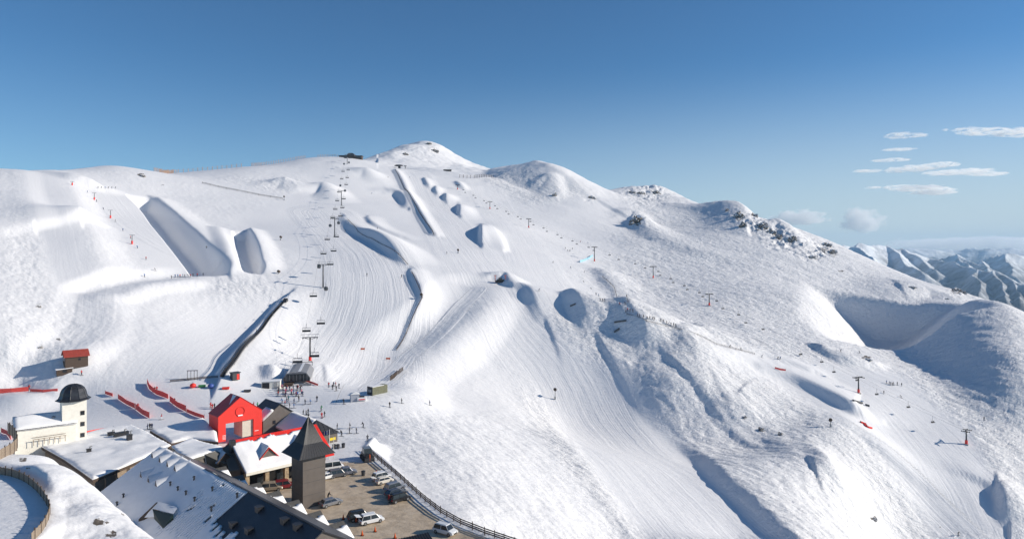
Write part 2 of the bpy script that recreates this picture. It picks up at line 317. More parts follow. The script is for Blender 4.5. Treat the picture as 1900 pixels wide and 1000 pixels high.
# rocky crests get craggy relief
for (px, py, R, a) in [(800,280,36,2.2),(750,285,24,1.6),(1180,408,16,6),(1095,368,14,4),(1030,360,10,4),(1190,357,40,5),(1215,356,30,5),(1368,402,18,8),(1400,412,30,7),(1440,434,34,8),(1470,448,34,7),(1510,472,30,6),(1530,460,26,5),(1778,540,20,5),(1380,772,12,2),(1425,795,10,2),(1610,664,7,2)]:
    g_ = np.exp(-(((PXg-px)**2+(1.7*(PYF-py))**2)/R**2))*(YY > 240); q_ = np.nonzero(g_.reshape(-1) > 0.01)[0]
    ZZ.reshape(-1)[q_] += g_.reshape(-1)[q_]*a*.9*(0.22-np.abs(fbm(XF[q_]/13, YF[q_]/13, 5, gain=.55)))*.6
print('terrain z', ZZ.min(), ZZ.max())
def hit(px, py): return hitZ(ZZ, px, py)
def zat(x, y):
    px = CX+x/y*FOC; a = (px-GX[0])/(GX[1]-GX[0]); b = (math.log(y)-GY[0])/(GY[1]-GY[0])
    i = int(np.clip(a, 0, len(GX)-2)); j = int(np.clip(b, 0, len(GY)-2)); f = a-i; g = b-j
    return float((ZZ[i, j]*(1-f)+ZZ[i+1, j]*f)*(1-g)+(ZZ[i, j+1]*(1-f)+ZZ[i+1, j+1]*f)*g)

# ---------------------------------------------------------------- materials
MATS = {}
def mat(name, col, rough=0.6, metal=0.0, noise=0.0, scale=3.0, bump=0.0, spec=0.5, col2=None):
    if name in MATS: return MATS[name]
    m = bpy.data.materials.new(name); m.use_nodes = True; n = m.node_tree; b = n.nodes['Principled BSDF']
    b.inputs['Roughness'].default_value = rough; b.inputs['Metallic'].default_value = metal; b.inputs['Specular IOR Level'].default_value = spec
    c = (*col, 1); b.inputs['Base Color'].default_value = c
    if noise or bump or col2:
        tc = n.nodes.new('ShaderNodeTexCoord'); nz = n.nodes.new('ShaderNodeTexNoise'); nz.inputs['Scale'].default_value = scale; nz.inputs['Detail'].default_value = 5
        n.links.new(tc.outputs['Object'], nz.inputs['Vector'])
        cr = n.nodes.new('ShaderNodeValToRGB'); cr.color_ramp.elements[0].position = 0.3; cr.color_ramp.elements[1].position = 0.7
        cr.color_ramp.elements[0].color = (*[max(0, x*(1-noise)) for x in col], 1)
        cr.color_ramp.elements[1].color = (*(col2 or [min(1, x*(1+noise)) for x in col]), 1)
        n.links.new(nz.outputs['Fac'], cr.inputs['Fac']); n.links.new(cr.outputs['Color'], b.inputs['Base Color'])
        if bump:
            bp = n.nodes.new('ShaderNodeBump'); bp.inputs['Strength'].default_value = bump; bp.inputs['Distance'].default_value = 0.15
            n.links.new(nz.outputs['Fac'], bp.inputs['Height']); n.links.new(bp.outputs['Normal'], b.inputs['Normal'])
    MATS[name] = m; return m
class NT:
    def __init__(s, m): s.t = m.node_tree; s.N = s.t.nodes; s.L = s.t.links
    def n(s, typ, **k):
        x = s.N.new('ShaderNode'+typ)
        for a, v in k.items(): setattr(x, a, v)
        return x
    def l(s, a, b): s.L.new(a, b)
    def math(s, op, a, b=None, c=None):
        x = s.n('Math', operation=op)
        for i, v in enumerate((a, b, c)):
            if v is None: continue
            if hasattr(v, 'node'): s.l(v, x.inputs[i])
            else: x.inputs[i].default_value = v
        return x.outputs[0]
def snow_terrain_material():
    m = bpy.data.materials.new('snow_ground'); m.use_nodes = True; T = NT(m); b = T.N['Principled BSDF']
    b.inputs['Roughness'].default_value = 0.55; b.inputs['Specular IOR Level'].default_value = 0.25
    geo = T.n('NewGeometry'); at = T.n('Attribute', attribute_name='rough'); ag = T.n('Attribute', attribute_name='gravel'); ar = T.n('Attribute', attribute_name='piste')
    mp = T.n('Mapping'); mp.inputs['Rotation'].default_value = (0, 0, math.radians(50)); mp.inputs['Scale'].default_value = (0.34, 0.75, 0.4)
    T.l(geo.outputs['Position'], mp.inputs['Vector'])
    n1 = T.n('TexNoise'); n1.inputs['Scale'].default_value = 0.72; n1.inputs['Detail'].default_value = 6; n1.inputs['Roughness'].default_value = 0.62; T.l(mp.outputs[0], n1.inputs['Vector'])
    n2 = T.n('TexNoise'); n2.inputs['Scale'].default_value = 0.9; n2.inputs['Detail'].default_value = 4; T.l(geo.outputs['Position'], n2.inputs['Vector'])
    # ski tracks / grooming passes: thin lines across the piste coordinate
    wn = T.n('TexNoise'); wn.inputs['Scale'].default_value = 0.035; wn.inputs['Detail'].default_value = 3; T.l(geo.outputs['Position'], wn.inputs['Vector']); wv = T.n('VectorMath', operation='MULTIPLY_ADD'); T.l(wn.outputs['Color'], wv.inputs[0]); wv.inputs[1].default_value = (4, 0, 0); T.l(ar.outputs['Vector'], wv.inputs[2])
    mu = T.n('Mapping'); mu.inputs['Scale'].default_value = (1, 0.02, 1); T.l(wv.outputs[0], mu.inputs['Vector'])
    n3 = T.n('TexNoise'); n3.inputs['Scale'].default_value = 0.30; n3.inputs['Detail'].default_value = 5; n3.inputs['Roughness'].default_value = 0.7; T.l(mu.outputs[0], n3.inputs['Vector'])
    h1 = T.math('MULTIPLY', n1.outputs['Fac'], T.math('MULTIPLY', at.outputs['Fac'], 1.5))
    h2 = T.math('MULTIPLY', n2.outputs['Fac'], 0.09)
    sp = T.n('SeparateXYZ'); T.l(ar.outputs['Vector'], sp.inputs[0])
    h3 = T.math('MULTIPLY', n3.outputs['Fac'], T.math('MULTIPLY', sp.outputs['Z'], 0.6))
    h = T.math('ADD', T.math('ADD', h1, h2), h3)
    bp = T.n('Bump'); bp.inputs['Strength'].default_value = 1.0; bp.inputs['Distance'].default_value = 1.0; T.l(h, bp.inputs['Height']); T.l(bp.outputs[0], b.inputs['Normal'])
    # snow colour, with mud of the car park and bare rock on crags
    vr = T.n('ValToRGB'); vr.color_ramp.elements[0].color = (0.775, 0.775, 0.785, 1); vr.color_ramp.elements[1].color = (0.845, 0.84, 0.84, 1); T.l(n1.outputs['Fac'], vr.inputs[0])
    gm = T.n('Mapping'); gm.inputs['Rotation'].default_value = (0, 0, math.radians(-28)); gm.inputs['Scale'].default_value = (0.4, 0.6, 1); T.l(geo.outputs['Position'], gm.inputs['Vector'])
    gn = T.n('TexNoise'); gn.inputs['Scale'].default_value = 0.7; gn.inputs['Detail'].default_value = 7; gn.inputs['Roughness'].default_value = 0.65; T.l(gm.outputs[0], gn.inputs['Vector'])
    gr = T.n('ValToRGB'); gr.color_ramp.elements[0].position = 0.3; gr.color_ramp.elements[0].color = (0.42, 0.33, 0.23, 1); gr.color_ramp.elements[1].position = 0.68; gr.color_ramp.elements[1].color = (0.62, 0.51, 0.38, 1); T.l(gn.outputs['Fac'], gr.inputs[0])
    g2 = T.n('TexNoise'); g2.inputs['Scale'].default_value = 0.35; g2.inputs['Detail'].default_value = 8; g2.inputs['Roughness'].default_value = 0.7; T.l(geo.outputs['Position'], g2.inputs['Vector'])
    gf = T.math('ADD', ag.outputs['Fac'], T.math('MULTIPLY', T.math('SUBTRACT', g2.outputs['Fac'], 0.5), 0.9))
    gs = T.n('MapRange'); gs.inputs[1].default_value = 0.42; gs.inputs[2].default_value = 0.60; T.l(gf, gs.inputs[0])
    mx = T.n('Mix', data_type='RGBA'); T.l(gs.outputs[0], mx.inputs[0]); T.l(vr.outputs[0], mx.inputs[6]); T.l(gr.outputs[0], mx.inputs[7])
    rk = T.n('Attribute', attribute_name='rock'); rn = T.n('TexNoise'); rn.inputs['Scale'].default_value = 0.38; rn.inputs['Detail'].default_value = 9; rn.inputs['Roughness'].default_value = 0.72; T.l(geo.outputs['Position'], rn.inputs['Vector'])
    sx = T.n('SeparateXYZ'); T.l(geo.outputs['Normal'], sx.inputs[0])
    rf = T.math('SUBTRACT', T.math('MULTIPLY', rk.outputs['Fac'], T.math('MULTIPLY_ADD', rn.outputs['Fac'], 1.9, -0.28)), T.math('MULTIPLY', sx.outputs['Z'], 0.22))
    rs = T.n('MapRange'); rs.inputs[1].default_value = 0.31; rs.inputs[2].default_value = 0.34; T.l(rf, rs.inputs[0])
    rc = T.n('ValToRGB'); rc.color_ramp.elements[0].color = (0.05, 0.042, 0.036, 1); rc.color_ramp.elements[1].color = (0.20, 0.165, 0.13, 1); T.l(n2.outputs['Fac'], rc.inputs[0])
    m2 = T.n('Mix', data_type='RGBA'); T.l(rs.outputs[0], m2.inputs[0]); T.l(mx.outputs[2], m2.inputs[6]); T.l(rc.outputs[0], m2.inputs[7])
    T.l(m2.outputs[2], b.inputs['Base Color']); return m
def link(name, me, parent=None, mats=()):
    o = bpy.data.objects.new(name, me); COL.objects.link(o)
    for q_ in mats: me.materials.append(q_)
    if parent: o.parent = parent
    return o
def grid_mesh(name, X, Y, Z):
    a, b = X.shape; me = bpy.data.meshes.new(name)
    v = np.stack([X, Y, Z], -1).reshape(-1, 3).astype(np.float32)
    i = np.arange(a-1)[:, None]*b+np.arange(b-1)[None]; f = np.stack([i, i+b, i+b+1, i+1], -1).reshape(-1, 4).astype(np.int32)
    me.vertices.add(len(v)); me.vertices.foreach_set('co', v.ravel())
    me.loops.add(f.size); me.loops.foreach_set('vertex_index', f.ravel())
    me.polygons.add(len(f)); me.polygons.foreach_set('loop_start', np.arange(0, f.size, 4, dtype=np.int32)); me.polygons.foreach_set('loop_total', np.full(len(f), 4, np.int32))
    me.polygons.foreach_set('use_smooth', np.ones(len(f), bool)); me.update(calc_edges=True); return me
me = grid_mesh('ground', XX, YY, ZZ)
def attr(me, nm, arr):
    a = me.attributes.new(nm, 'FLOAT', 'POINT'); a.data.foreach_set('value', arr.ravel().astype(np.float32))
attr(me, 'rough', rough)
grav = sstep(1.2, -4.0, sdist)*sstep(176, 163, YY+0.10*XX)*sstep(-75, -66, XX)*(1-hill_in)
attr(me, 'gravel', grav)
rock = np.zeros(XX.shape)
for (px, py, rx, ry, v) in [(802,280,16,9,.62),(795,266,10,4,.6),(752,286,9,5,.6),(745,283,7,3,.6),(808,291,8,4,.6),(818,303,7,3,.55),(1183,412,10,10,.85),(1029,362,4,5,.6),(1098,364,9,4,.7),(1140,385,6,4,.5),(1187,357,8,4,.6),(1215,356,14,5,.66),(1370,402,8,13,.85),(1397,398,8,4,.7),
    (1412,424,16,10,.72),(1440,436,16,10,.7),(1470,444,16,10,.66),(1530,464,16,8,.75),(1545,472,12,8,.7),(1508,478,34,6,.62),(1560,503,7,3,.9),(1775,540,18,9,.8),(1692,532,12,3,.75),(1758,554,8,3,.8),(1870,578,10,4,.7),
    (262,325,11,4,.85),(300,343,9,2,.7),(72,565,7,4,.75),(50,623,7,4,.8),(76,642,9,6,.85),(108,628,5,3,.8),(40,590,5,2,.7),(66,655,4,2,.8),(190,625,7,4,.6),(1380,773,10,3,.7),(1412,795,9,8,.85),(1448,803,9,6,.8),(1608,665,14,4,.9),(1622,960,9,6,.8),(1740,977,10,3,.7),(1845,604,8,2,.6),(1655,740,12,4,.5),
    (42,852,12,7,.8),(52,868,8,5,.8),(122,912,16,8,.72),(160,945,14,6,.66),(190,972,24,22,.75),(205,990,18,12,.8),(240,985,18,8,.66),(132,928,8,5,.7),(225,955,12,5,.6)]:
    e_ = ((PXg-px)/rx)**2+((PYF-py)/ry)**2; rock = np.maximum(rock, v*np.clip(1.3-e_, 0, 1))
rock *= (PYF < 1100); attr(me, 'rock', rock)
pis = np.zeros(XX.shape+(3,), np.float32)
def piste(pts, width, strength):
    hp = dens([hit(*p) for p in pts]); m_, r, s, t = near(hp, width); f = pis.reshape(-1, 3)
    k = (1-sstep(width*0.8, width, r))*strength; u = k > f[m_, 2]; mm = m_[u]
    L = np.cumsum([0]+[float(np.hypot(*(hp[i+1][:2]-hp[i][:2]))) for i in range(len(hp)-1)])
    f[mm, 0] = (r*s)[u]; f[mm, 1] = np.interp(t[u], range(len(hp)), L); f[mm, 2] = k[u]
piste([(600,395),(650,440),(690,480),(705,540),(695,600),(670,660),(640,712)], 34, 0.85)
piste([(760,318),(830,420),(890,500),(960,600),(1050,720),(1180,860),(1330,1010)], 30, 0.75)
piste([(900,350),(960,440),(1040,540),(1160,610),(1300,670)], 26, 0.5)
piste([(75,318),(105,415),(125,530)], 22, 0.22); piste([(200,350),(290,440),(380,512)], 16, 0.6)
piste([(450,565),(340,640),(280,700)], 22, 0.25); piste([(1500,675),(1620,740),(1720,850),(1800,1000)], 40, 0.7)
piste([(1300,660),(1420,720),(1560,800),(1660,880),(1760,990)], 16, 0.9); piste([(890,535),(820,610),(740,680),(690,722)], 6, 0.9)
piste([(1150,400),(1300,450),(1480,510),(1700,590),(1900,650)], 22, 0.35); piste([(180,545),(172,600),(120,650),(70,715)], 8, 0.4)
a = me.attributes.new('piste', 'FLOAT_VECTOR', 'POINT'); a.data.foreach_set('vector', pis.ravel())
g = link('ground', me, mats=[snow_terrain_material()]); g['kind'] = 'structure'; g['label'] = 'snow covered mountainside with groomed ski runs'

# ---------------------------------------------------------------- country beyond the ridge: valley floor and far ranges
fpx = np.concatenate([np.linspace(-2600, 1450, 220)[:-1], np.linspace(1450, 2150, 520), np.linspace(2150, 5200, 160)[1:]]); fly = np.log(np.geomspace(1500, 15500, 460))
FPX, FLY = np.meshgrid(fpx, fly, indexing='ij'); FY = np.exp(FLY); FX = (FPX-CX)/FOC*FY
FZ = -640+60*fbm(FX/1500, FY/1500, 4)
def w3(px, py, Y): return np.array([(px-CX)/FOC*Y, Y, -(py-HY)/FOC*Y])
wx = FX+70*fbm(FX/900, FY/900, 3); wy = FY+70*fbm(FX/900+40, FY/900, 3)
def crest(pts, slope):
    global FZ
    hp = [w3(*p) for p in pts]
    for a_, b_ in zip(hp[:-1], hp[1:]):
        d = b_[:2]-a_[:2]; t = np.clip(((wx-a_[0])*d[0]+(wy-a_[1])*d[1])/(d@d), 0, 1)
        r = np.hypot(wx-a_[0]-t*d[0], wy-a_[1]-t*d[1]); FZ = np.maximum(FZ, a_[2]+t*(b_[2]-a_[2])-slope*r)
crest([(1470,446,6200),(1542,441,6000),(1560,443,5900),(1584,449,6000),(1610,453,6300),(1644,453,6500),(1663,459,6500),(1678,456,6600),(1692,466,6600),(1730,474,6600)], 0.68)
crest([(1560,443,5900),(1603,470,5200),(1644,492,4700),(1692,512,4300),(1720,540,4000)], 0.72)
crest([(1644,453,6500),(1680,480,5900),(1720,500,5400)], 0.78); crest([(1678,456,6600),(1740,500,5800)], 0.78)
crest([(1730,474,6600),(1775,486,6000),(1812,496,5600),(1841,501,5300),(1872,518,5000),(1905,530,4700),(1960,560,4300)], 0.68)
crest([(1841,501,5300),(1850,530,4800),(1866,560,4400)], 0.91); crest([(1812,496,5600),(1806,520,5000),(1812,550,4500)], 0.91); crest([(1872,518,5000),(1885,550,4500)], 0.91)
crest([(1700,480,8200),(1769,465,8000),(1805,479,7700),(1840,500,7000)], 0.78); crest([(1769,465,8000),(1790,490,7300)], 0.91)
crest([(1817,480,8400),(1862,468,8200),(1900,470,8400),(1960,462,8600),(2080,470,8600),(2250,455,8600)], 0.72); crest([(1862,468,8200),(1872,495,7300),(1890,515,6600)], 0.81); crest([(1820,480,8000),(1838,500,7300)], 0.91)
crest([(1600,462,13500),(1700,459,13500),(1760,463,13800),(1830,458,13500),(1900,461,13500),(2100,455,13500),(2500,450,13500)], .4)
crest([(-2500,420,9000),(-1400,450,11000),(-600,430,12000),(100,440,13000),(700,445,13000),(1300,450,12500)], .4)
rl = np.zeros(FX.shape); am = 1.0; x_, y_ = FX/900, FY/900
for k_ in range(5):
    rl = rl+am*(0.5-np.abs(vnoise(x_+31*k_, y_))); x_ = x_*2.1; y_ = y_*2.1; am *= .5
FZ += (rl*70-52)*sstep(-640, -250, FZ)
edge_d = np.minimum(np.minimum(sstep(1500, 1900, FY), 1), sstep(5200, 4700, FPX))
me = grid_mesh('hills', FX, FY, FZ)
def snow_far():
    m = bpy.data.materials.new('snow_far'); m.use_nodes = True; T = NT(m); b = T.N['Principled BSDF']; b.inputs['Roughness'].default_value = 0.7
    geo = T.n('NewGeometry'); n1 = T.n('TexNoise'); n1.inputs['Scale'].default_value = 0.006; n1.inputs['Detail'].default_value = 9; n1.inputs['Roughness'].default_value = .65; T.l(geo.outputs['Position'], n1.inputs['Vector'])
    sx_ = T.n('SeparateXYZ'); T.l(geo.outputs['Position'], sx_.inputs[0]); sn = T.n('SeparateXYZ'); T.l(geo.outputs['Normal'], sn.inputs[0])
    f = T.math('ADD', T.math('MULTIPLY', n1.outputs['Fac'], 1.0), T.math('MULTIPLY', T.math('ADD', sx_.outputs['Z'], 300.0), 0.0010))
    rp = T.n('ValToRGB'); rp.color_ramp.elements[0].position = 0.42; rp.color_ramp.elements[0].color = (0.10, 0.115, 0.14, 1); rp.color_ramp.elements[1].position = 0.80; rp.color_ramp.elements[1].color = (0.80, 0.83, 0.86, 1)
    T.l(f, rp.inputs[0]); T.l(rp.outputs[0], b.inputs['Base Color'])
    bp = T.n('Bump'); bp.inputs['Distance'].default_value = 40; bp.inputs['Strength'].default_value = .8; T.l(n1.outputs['Fac'], bp.inputs['Height']); T.l(bp.outputs[0], b.inputs['Normal']); return m
g = link('hills', me, mats=[snow_far()]); g['kind'] = 'structure'; g['label'] = 'far snowy mountain ranges beyond the ridge'
# ---- air
def box_mesh(name, x0, x1, y0, y1, z0, z1):
    me_ = bpy.data.meshes.new(name); me_.from_pydata([(x, y, z) for z in (z0, z1) for y in (y0, y1) for x in (x0, x1)], [], [(0, 2, 3, 1), (4, 5, 7, 6), (0, 1, 5, 4), (2, 6, 7, 3), (0, 4, 6, 2), (1, 3, 7, 5)]); return me_
def volume_mat(name, col, dens_, aniso=0.0):
    m = bpy.data.materials.new(name); m.use_nodes = True; t = m.node_tree; t.nodes.remove(t.nodes['Principled BSDF'])
    v = t.nodes.new('ShaderNodeVolumePrincipled'); v.inputs['Color'].default_value = (*col, 1); v.inputs['Density'].default_value = dens_; v.inputs['Anisotropy'].default_value = aniso
    t.links.new(v.outputs[0], t.nodes['Material Output'].inputs['Volume']); return m
hz = link('haze', box_mesh('haze', -60000, 60000, -400, 15900, -1000, 300), mats=[volume_mat('haze', (0.50, 0.76, 1.0), 3.8e-5)])
hz['kind'] = 'stuff'; hz['label'] = 'thin pale blue mountain air'
# ---- clouds, far beyond the ranges
def cloud(name, label, blobs, Y, dens_, seed, aniso=0.2, thick=0.6, grp=None, lumps=0.16):
    bm = bmesh.new(); rr = random.Random(seed)
    for (px, py, rx, ry) in blobs:
        mt = Matrix.Translation(w3(px, py, Y)+np.array([0, rr.uniform(-.3, .3)*rx/FOC*Y, 0])) @ Matrix.Diagonal((rx/FOC*Y, rx*thick/FOC*Y, ry/FOC*Y, 1))
        r_ = bmesh.ops.create_icosphere(bm, subdivisions=4 if len(blobs) < 12 else 3, radius=1)
        vs = r_['verts']; p = np.array([v.co[:] for v in vs]); nz = fbm(p[:, 0]*2.2+seed+px, p[:, 2]*2.2+p[:, 1]*1.7, 5, gain=.6)
        for v, q in zip(vs, nz): v.co = mt @ (v.co*(1+lumps*float(q)))
    me_ = bpy.data.meshes.new(name); bm.to_mesh(me_); bm.free()
    o = link(name, me_, mats=[volume_mat(name, (1, 1, 1), dens_, aniso)]); o['label'] = label; o['category'] = 'cloud'
    if grp: o['group'] = grp
    return o

def puffs(x0, y0, x1, y1, n_, rmin, rmax, seed):
    rr = random.Random(seed); o = []
    for _ in range(n_):
        t = rr.random(); a_ = rr.random()*math.tau; q = math.sqrt(rr.random()); R = rr.uniform(rmin, rmax)*(1.15-.5*q)
        px = (x0+x1)/2+math.cos(a_)*q*(x1-x0)/2; py = (y0+y1)/2+math.sin(a_)*q*(y1-y0)/2; o.append((px, py, R*1.3, R))
    return o
def billow(label, px, py, rx, ry, Y, dens_, nscale, flat=.55, amp=2.7, stretch=(1, 1, 1)):
    """one closed body of cloud; ragged density inside it"""
    k = Y/FOC; bm = bmesh.new(); bmesh.ops.create_icosphere(bm, subdivisions=4, radius=1); me_ = bpy.data.meshes.new('cloud'); bm.to_mesh(me_); bm.free()
    m = volume_mat('cloud_'+label[:8], (1, 1, 1), dens_, 0.0); T = NT(m); v = T.N['Principled Volume']; tc_ = T.n('TexCoord')
    sp = T.n('SeparateXYZ'); T.l(tc_.outputs['Object'], sp.inputs[0]); zz = T.math('MULTIPLY', T.math('MINIMUM', sp.outputs['Z'], 0.0), 1/flat); zz = T.math('ADD', zz, T.math('MAXIMUM', sp.outputs['Z'], 0.0))
    r2 = T.math('ADD', T.math('ADD', T.math('MULTIPLY', sp.outputs['X'], sp.outputs['X']), T.math('MULTIPLY', sp.outputs['Y'], sp.outputs['Y'])), T.math('MULTIPLY', zz, zz))
    mp_ = T.n('Mapping'); mp_.inputs['Scale'].default_value = stretch; mp_.inputs['Location'].default_value = (px*.013, 0, 0); T.l(tc_.outputs['Object'], mp_.inputs[0])
    nz = T.n('TexNoise'); nz.inputs['Scale'].default_value = nscale; nz.inputs['Detail'].default_value = 6; nz.inputs['Roughness'].default_value = .6; T.l(mp_.outputs[0], nz.inputs[0])
    f = T.math('ADD', T.math('SUBTRACT', 0.50, r2), T.math('MULTIPLY', T.math('SUBTRACT', nz.outputs['Fac'], .5), amp))
    mr_ = T.n('MapRange'); mr_.inputs[1].default_value = .0; mr_.inputs[2].default_value = .18; mr_.inputs[3].default_value = 0; mr_.inputs[4].default_value = dens_; T.l(f, mr_.inputs[0]); T.l(mr_.outputs[0], v.inputs['Density'])
    o = link('cloud', me_, None, [m]); o.location = w3(px, py, Y); o.scale = (rx*k, rx*.8*k, ry*k); o['label'] = label; o['category'] = 'cloud'; return o
billow('long grey bottomed cumulus just above the right end of the ridge', 1480, 408, 68, 24, 20500, .0030, 2.1, stretch=(1.6, 1, .8))
billow('tallest round cumulus above the far ranges', 1600, 416, 56, 38, 22500, .0030, 2.1)
billow('low bank of cloud lying on the far horizon', 1830, 456, 220, 22, 27000, .0018, 2.2, .9, 2.6, (3.5, 1, .7))
def wisp_mat():
    m = volume_mat('wisp', (1, 1, 1), .003, .3); T = NT(m); v = T.N['Principled Volume']; tc_ = T.n('TexCoord'); mp_ = T.n('Mapping'); mp_.inputs['Scale'].default_value = (.0022, .003, .010); T.l(tc_.outputs['Object'], mp_.inputs[0])
    nz = T.n('TexNoise'); nz.inputs['Scale'].default_value = 1.6; nz.inputs['Detail'].default_value = 5; nz.inputs['Roughness'].default_value = .65; T.l(mp_.outputs[0], nz.inputs[0])
    mr_ = T.n('MapRange'); mr_.inputs[1].default_value = .42; mr_.inputs[2].default_value = .66; mr_.inputs[3].default_value = 0; mr_.inputs[4].default_value = .0075; T.l(nz.outputs['Fac'], mr_.inputs[0]); T.l(mr_.outputs[0], v.inputs['Density']); return m
WM = wisp_mat()
for lab, bl in [('short straight wisp, highest on the left', [(1668,250,20,4),(1680,251,32,4.2),(1698,252,18,3.5)]), ('long thin wisp leaving the frame at the top right', [(1795,242,28,3),(1830,245,48,4),(1870,247,46,4),(1905,247,44,4)]), ('tiny faint wisp beside the long top wisp', [(1755,241,9,2)]),
    ('faint thin wisp below the short straight one', [(1668,278,28,2)]), ('small curved wisp above the forked one', [(1640,298,20,2.5),(1660,297,24,3)]), ('small wisp at the left tip of the forked cloud', [(1612,317,24,2.6)]),
    ('upper prong of the forked wisp', [(1672,315,26,5),(1700,313,34,5.5),(1730,308,26,5),(1760,305,22,4.5)]), ('lower prong of the forked wisp, tapering right', [(1760,320,36,4),(1795,319,40,5),(1835,323,34,3)]), ('broad double wisp, lowest of the group', [(1675,348,30,5),(1705,350,46,5.5),(1740,351,30,4),(1728,358,36,4)]),
    ('tiny wisp left of the broad double one', [(1622,348,16,2.2)])]:
    o = cloud('cloud', 'thin white ' + lab, bl, 17500+1100*len([o_ for o_ in COL.objects if o_.name.startswith('cloud')]), .0030, len(lab), thick=.8, grp='thin wisps of cloud in the right of the sky', lumps=.4); o.data.materials[0] = WM
S.cycles.volume_bounces = 10

# ================================================================ objects: helpers
class MB:
    """collects shapes, builds ONE mesh object; every face carries a material index"""
    def __init__(s): s.v = []; s.f = []; s.m = []
    def add(s, vs, fs, mi=0, M=None):
        o = len(s.v); s.v += [tuple((M @ Vector(p)) if M else p) for p in vs]; s.f += [tuple(o+i for i in f) for f in fs]; s.m += [mi]*len(fs); return s
    def box(s, x0, x1, y0, y1, z0, z1, mi=0, M=None):
        return s.add([(x, y, z) for z in (z0, z1) for y in (y0, y1) for x in (x0, x1)], [(0, 2, 3, 1), (4, 5, 7, 6), (0, 1, 5, 4), (2, 6, 7, 3), (0, 4, 6, 2), (1, 3, 7, 5)], mi, M)
    def tube(s, a, b, r, r2=None, n=6, mi=0):
        a = Vector(a); b = Vector(b); r2 = r if r2 is None else r2; d = (b-a)
        if d.length < 1e-6: return s
        q = d.to_track_quat('Z', 'Y'); vs = []
        for c, R in ((a, r), (b, r2)):
            for k in range(n):
                t = 2*math.pi*k/n; vs.append(c+q @ Vector((math.cos(t)*R, math.sin(t)*R, 0)))
        fs = [(k, (k+1) % n, n+(k+1) % n, n+k) for k in range(n)]+[tuple(range(n-1, -1, -1)), tuple(range(n, 2*n))]
        return s.add([tuple(p) for p in vs], fs, mi)
    def path(s, pts, r, n=5, mi=0):
        for a, b in zip(pts[:-1], pts[1:]): s.tube(a, b, r, n=n, mi=mi)
        return s
    def lathe(s, prof_, n=16, mi=0, M=None, rot=0):
        vs = []; fs = []
        for (r, z) in prof_:
            for k in range(n): t = 2*math.pi*(k+rot)/n; vs.append((r*math.cos(t), r*math.sin(t), z))
        for i in range(len(prof_)-1):
            for k in range(n): fs.append((i*n+k, i*n+(k+1) % n, (i+1)*n+(k+1) % n, (i+1)*n+k))
        fs.append(tuple(range(n-1, -1, -1))); L = (len(prof_)-1)*n; fs.append(tuple(range(L, L+n)))
        return s.add(vs, fs, mi, M)
    def prism(s, poly, z0, z1, mi=0, M=None):       # poly (x,y), extruded z0..z1
        n = len(poly); return s.add([(x, y, z0) for x, y in poly]+[(x, y, z1) for x, y in poly], [tuple(range(n-1, -1, -1)), tuple(range(n, 2*n))]+[(k, (k+1) % n, n+(k+1) % n, n+k) for k in range(n)], mi, M)
    def profx(s, poly, x0, x1, mi=0, M=None):        # poly (y,z) extruded along x
        n = len(poly); return s.add([(x0, y, z) for y, z in poly]+[(x1, y, z) for y, z in poly], [tuple(range(n-1, -1, -1)), tuple(range(n, 2*n))]+[(k, (k+1) % n, n+(k+1) % n, n+k) for k in range(n)], mi, M)
    def profy(s, poly, y0, y1, mi=0, M=None):        # poly (x,z) extruded along y
        n = len(poly); return s.add([(x, y0, z) for x, z in poly]+[(x, y1, z) for x, z in poly], [tuple(range(n)), tuple(range(2*n-1, n-1, -1))]+[(k, n+k, n+(k+1) % n, (k+1) % n) for k in range(n)], mi, M)
    def slab(s, pts, th, mi=0):                      # 3-D polygon with vertical thickness below it
        n = len(pts); return s.add([tuple(p) for p in pts]+[(p[0], p[1], p[2]-th) for p in pts], [tuple(range(n)), tuple(range(2*n-1, n-1, -1))]+[(k, n+k, n+(k+1) % n, (k+1) % n) for k in range(n)], mi)
    def build(s, name, mats, parent=None, smooth=False, bevel=0, loc=None, rz=None):
        me_ = bpy.data.meshes.new(name); me_.from_pydata(s.v, [], s.f)
        mats = mats if isinstance(mats, (list, tuple)) else [mats]
        for q_ in mats: me_.materials.append(q_)
        me_.polygons.foreach_set('material_index', np.array(s.m, np.int32))
        bm = bmesh.new(); bm.from_mesh(me_)
        bmesh.ops.recalc_face_normals(bm, faces=bm.faces)
        if bevel: bmesh.ops.bevel(bm, geom=[e for e in bm.edges if len(e.link_faces) == 2 and e.calc_face_angle(0) > 0.6], offset=bevel, segments=1, affect='EDGES', clamp_overlap=True)
        if smooth:
            for f in bm.faces: f.smooth = True
        bm.to_mesh(me_); bm.free(); o = link(name, me_, parent)
        if loc is not None: o.location = loc
        if rz is not None: o.rotation_euler = (0, 0, rz)
        return o
def tag(o, label=None, cat=None, group=None, kind=None):
    if label: o['label'] = label
    if cat: o['category'] = cat
    if group: o['group'] = group
    if kind: o['kind'] = kind
    return o
def thing(name, label, cat, loc=(0, 0, 0), rz=0, group=None):
    o = bpy.data.objects.new(name, None); COL.objects.link(o); o.empty_display_size = 1; o.location = loc; o.rotation_euler = (0, 0, rz); return tag(o, label, cat, group)
def kids(o): return [c for c in COL.objects if c.parent == o]
KID = {}
def copy_tree(o, parent=None):
    c = o.copy(); COL.objects.link(c); c.parent = parent
    for ch in KID.setdefault(o.name, [x.name for x in kids(o)]): copy_tree(bpy.data.objects[ch], c)
    return c
def pt(px, py, z): return Vector(world_on(px, py, z))
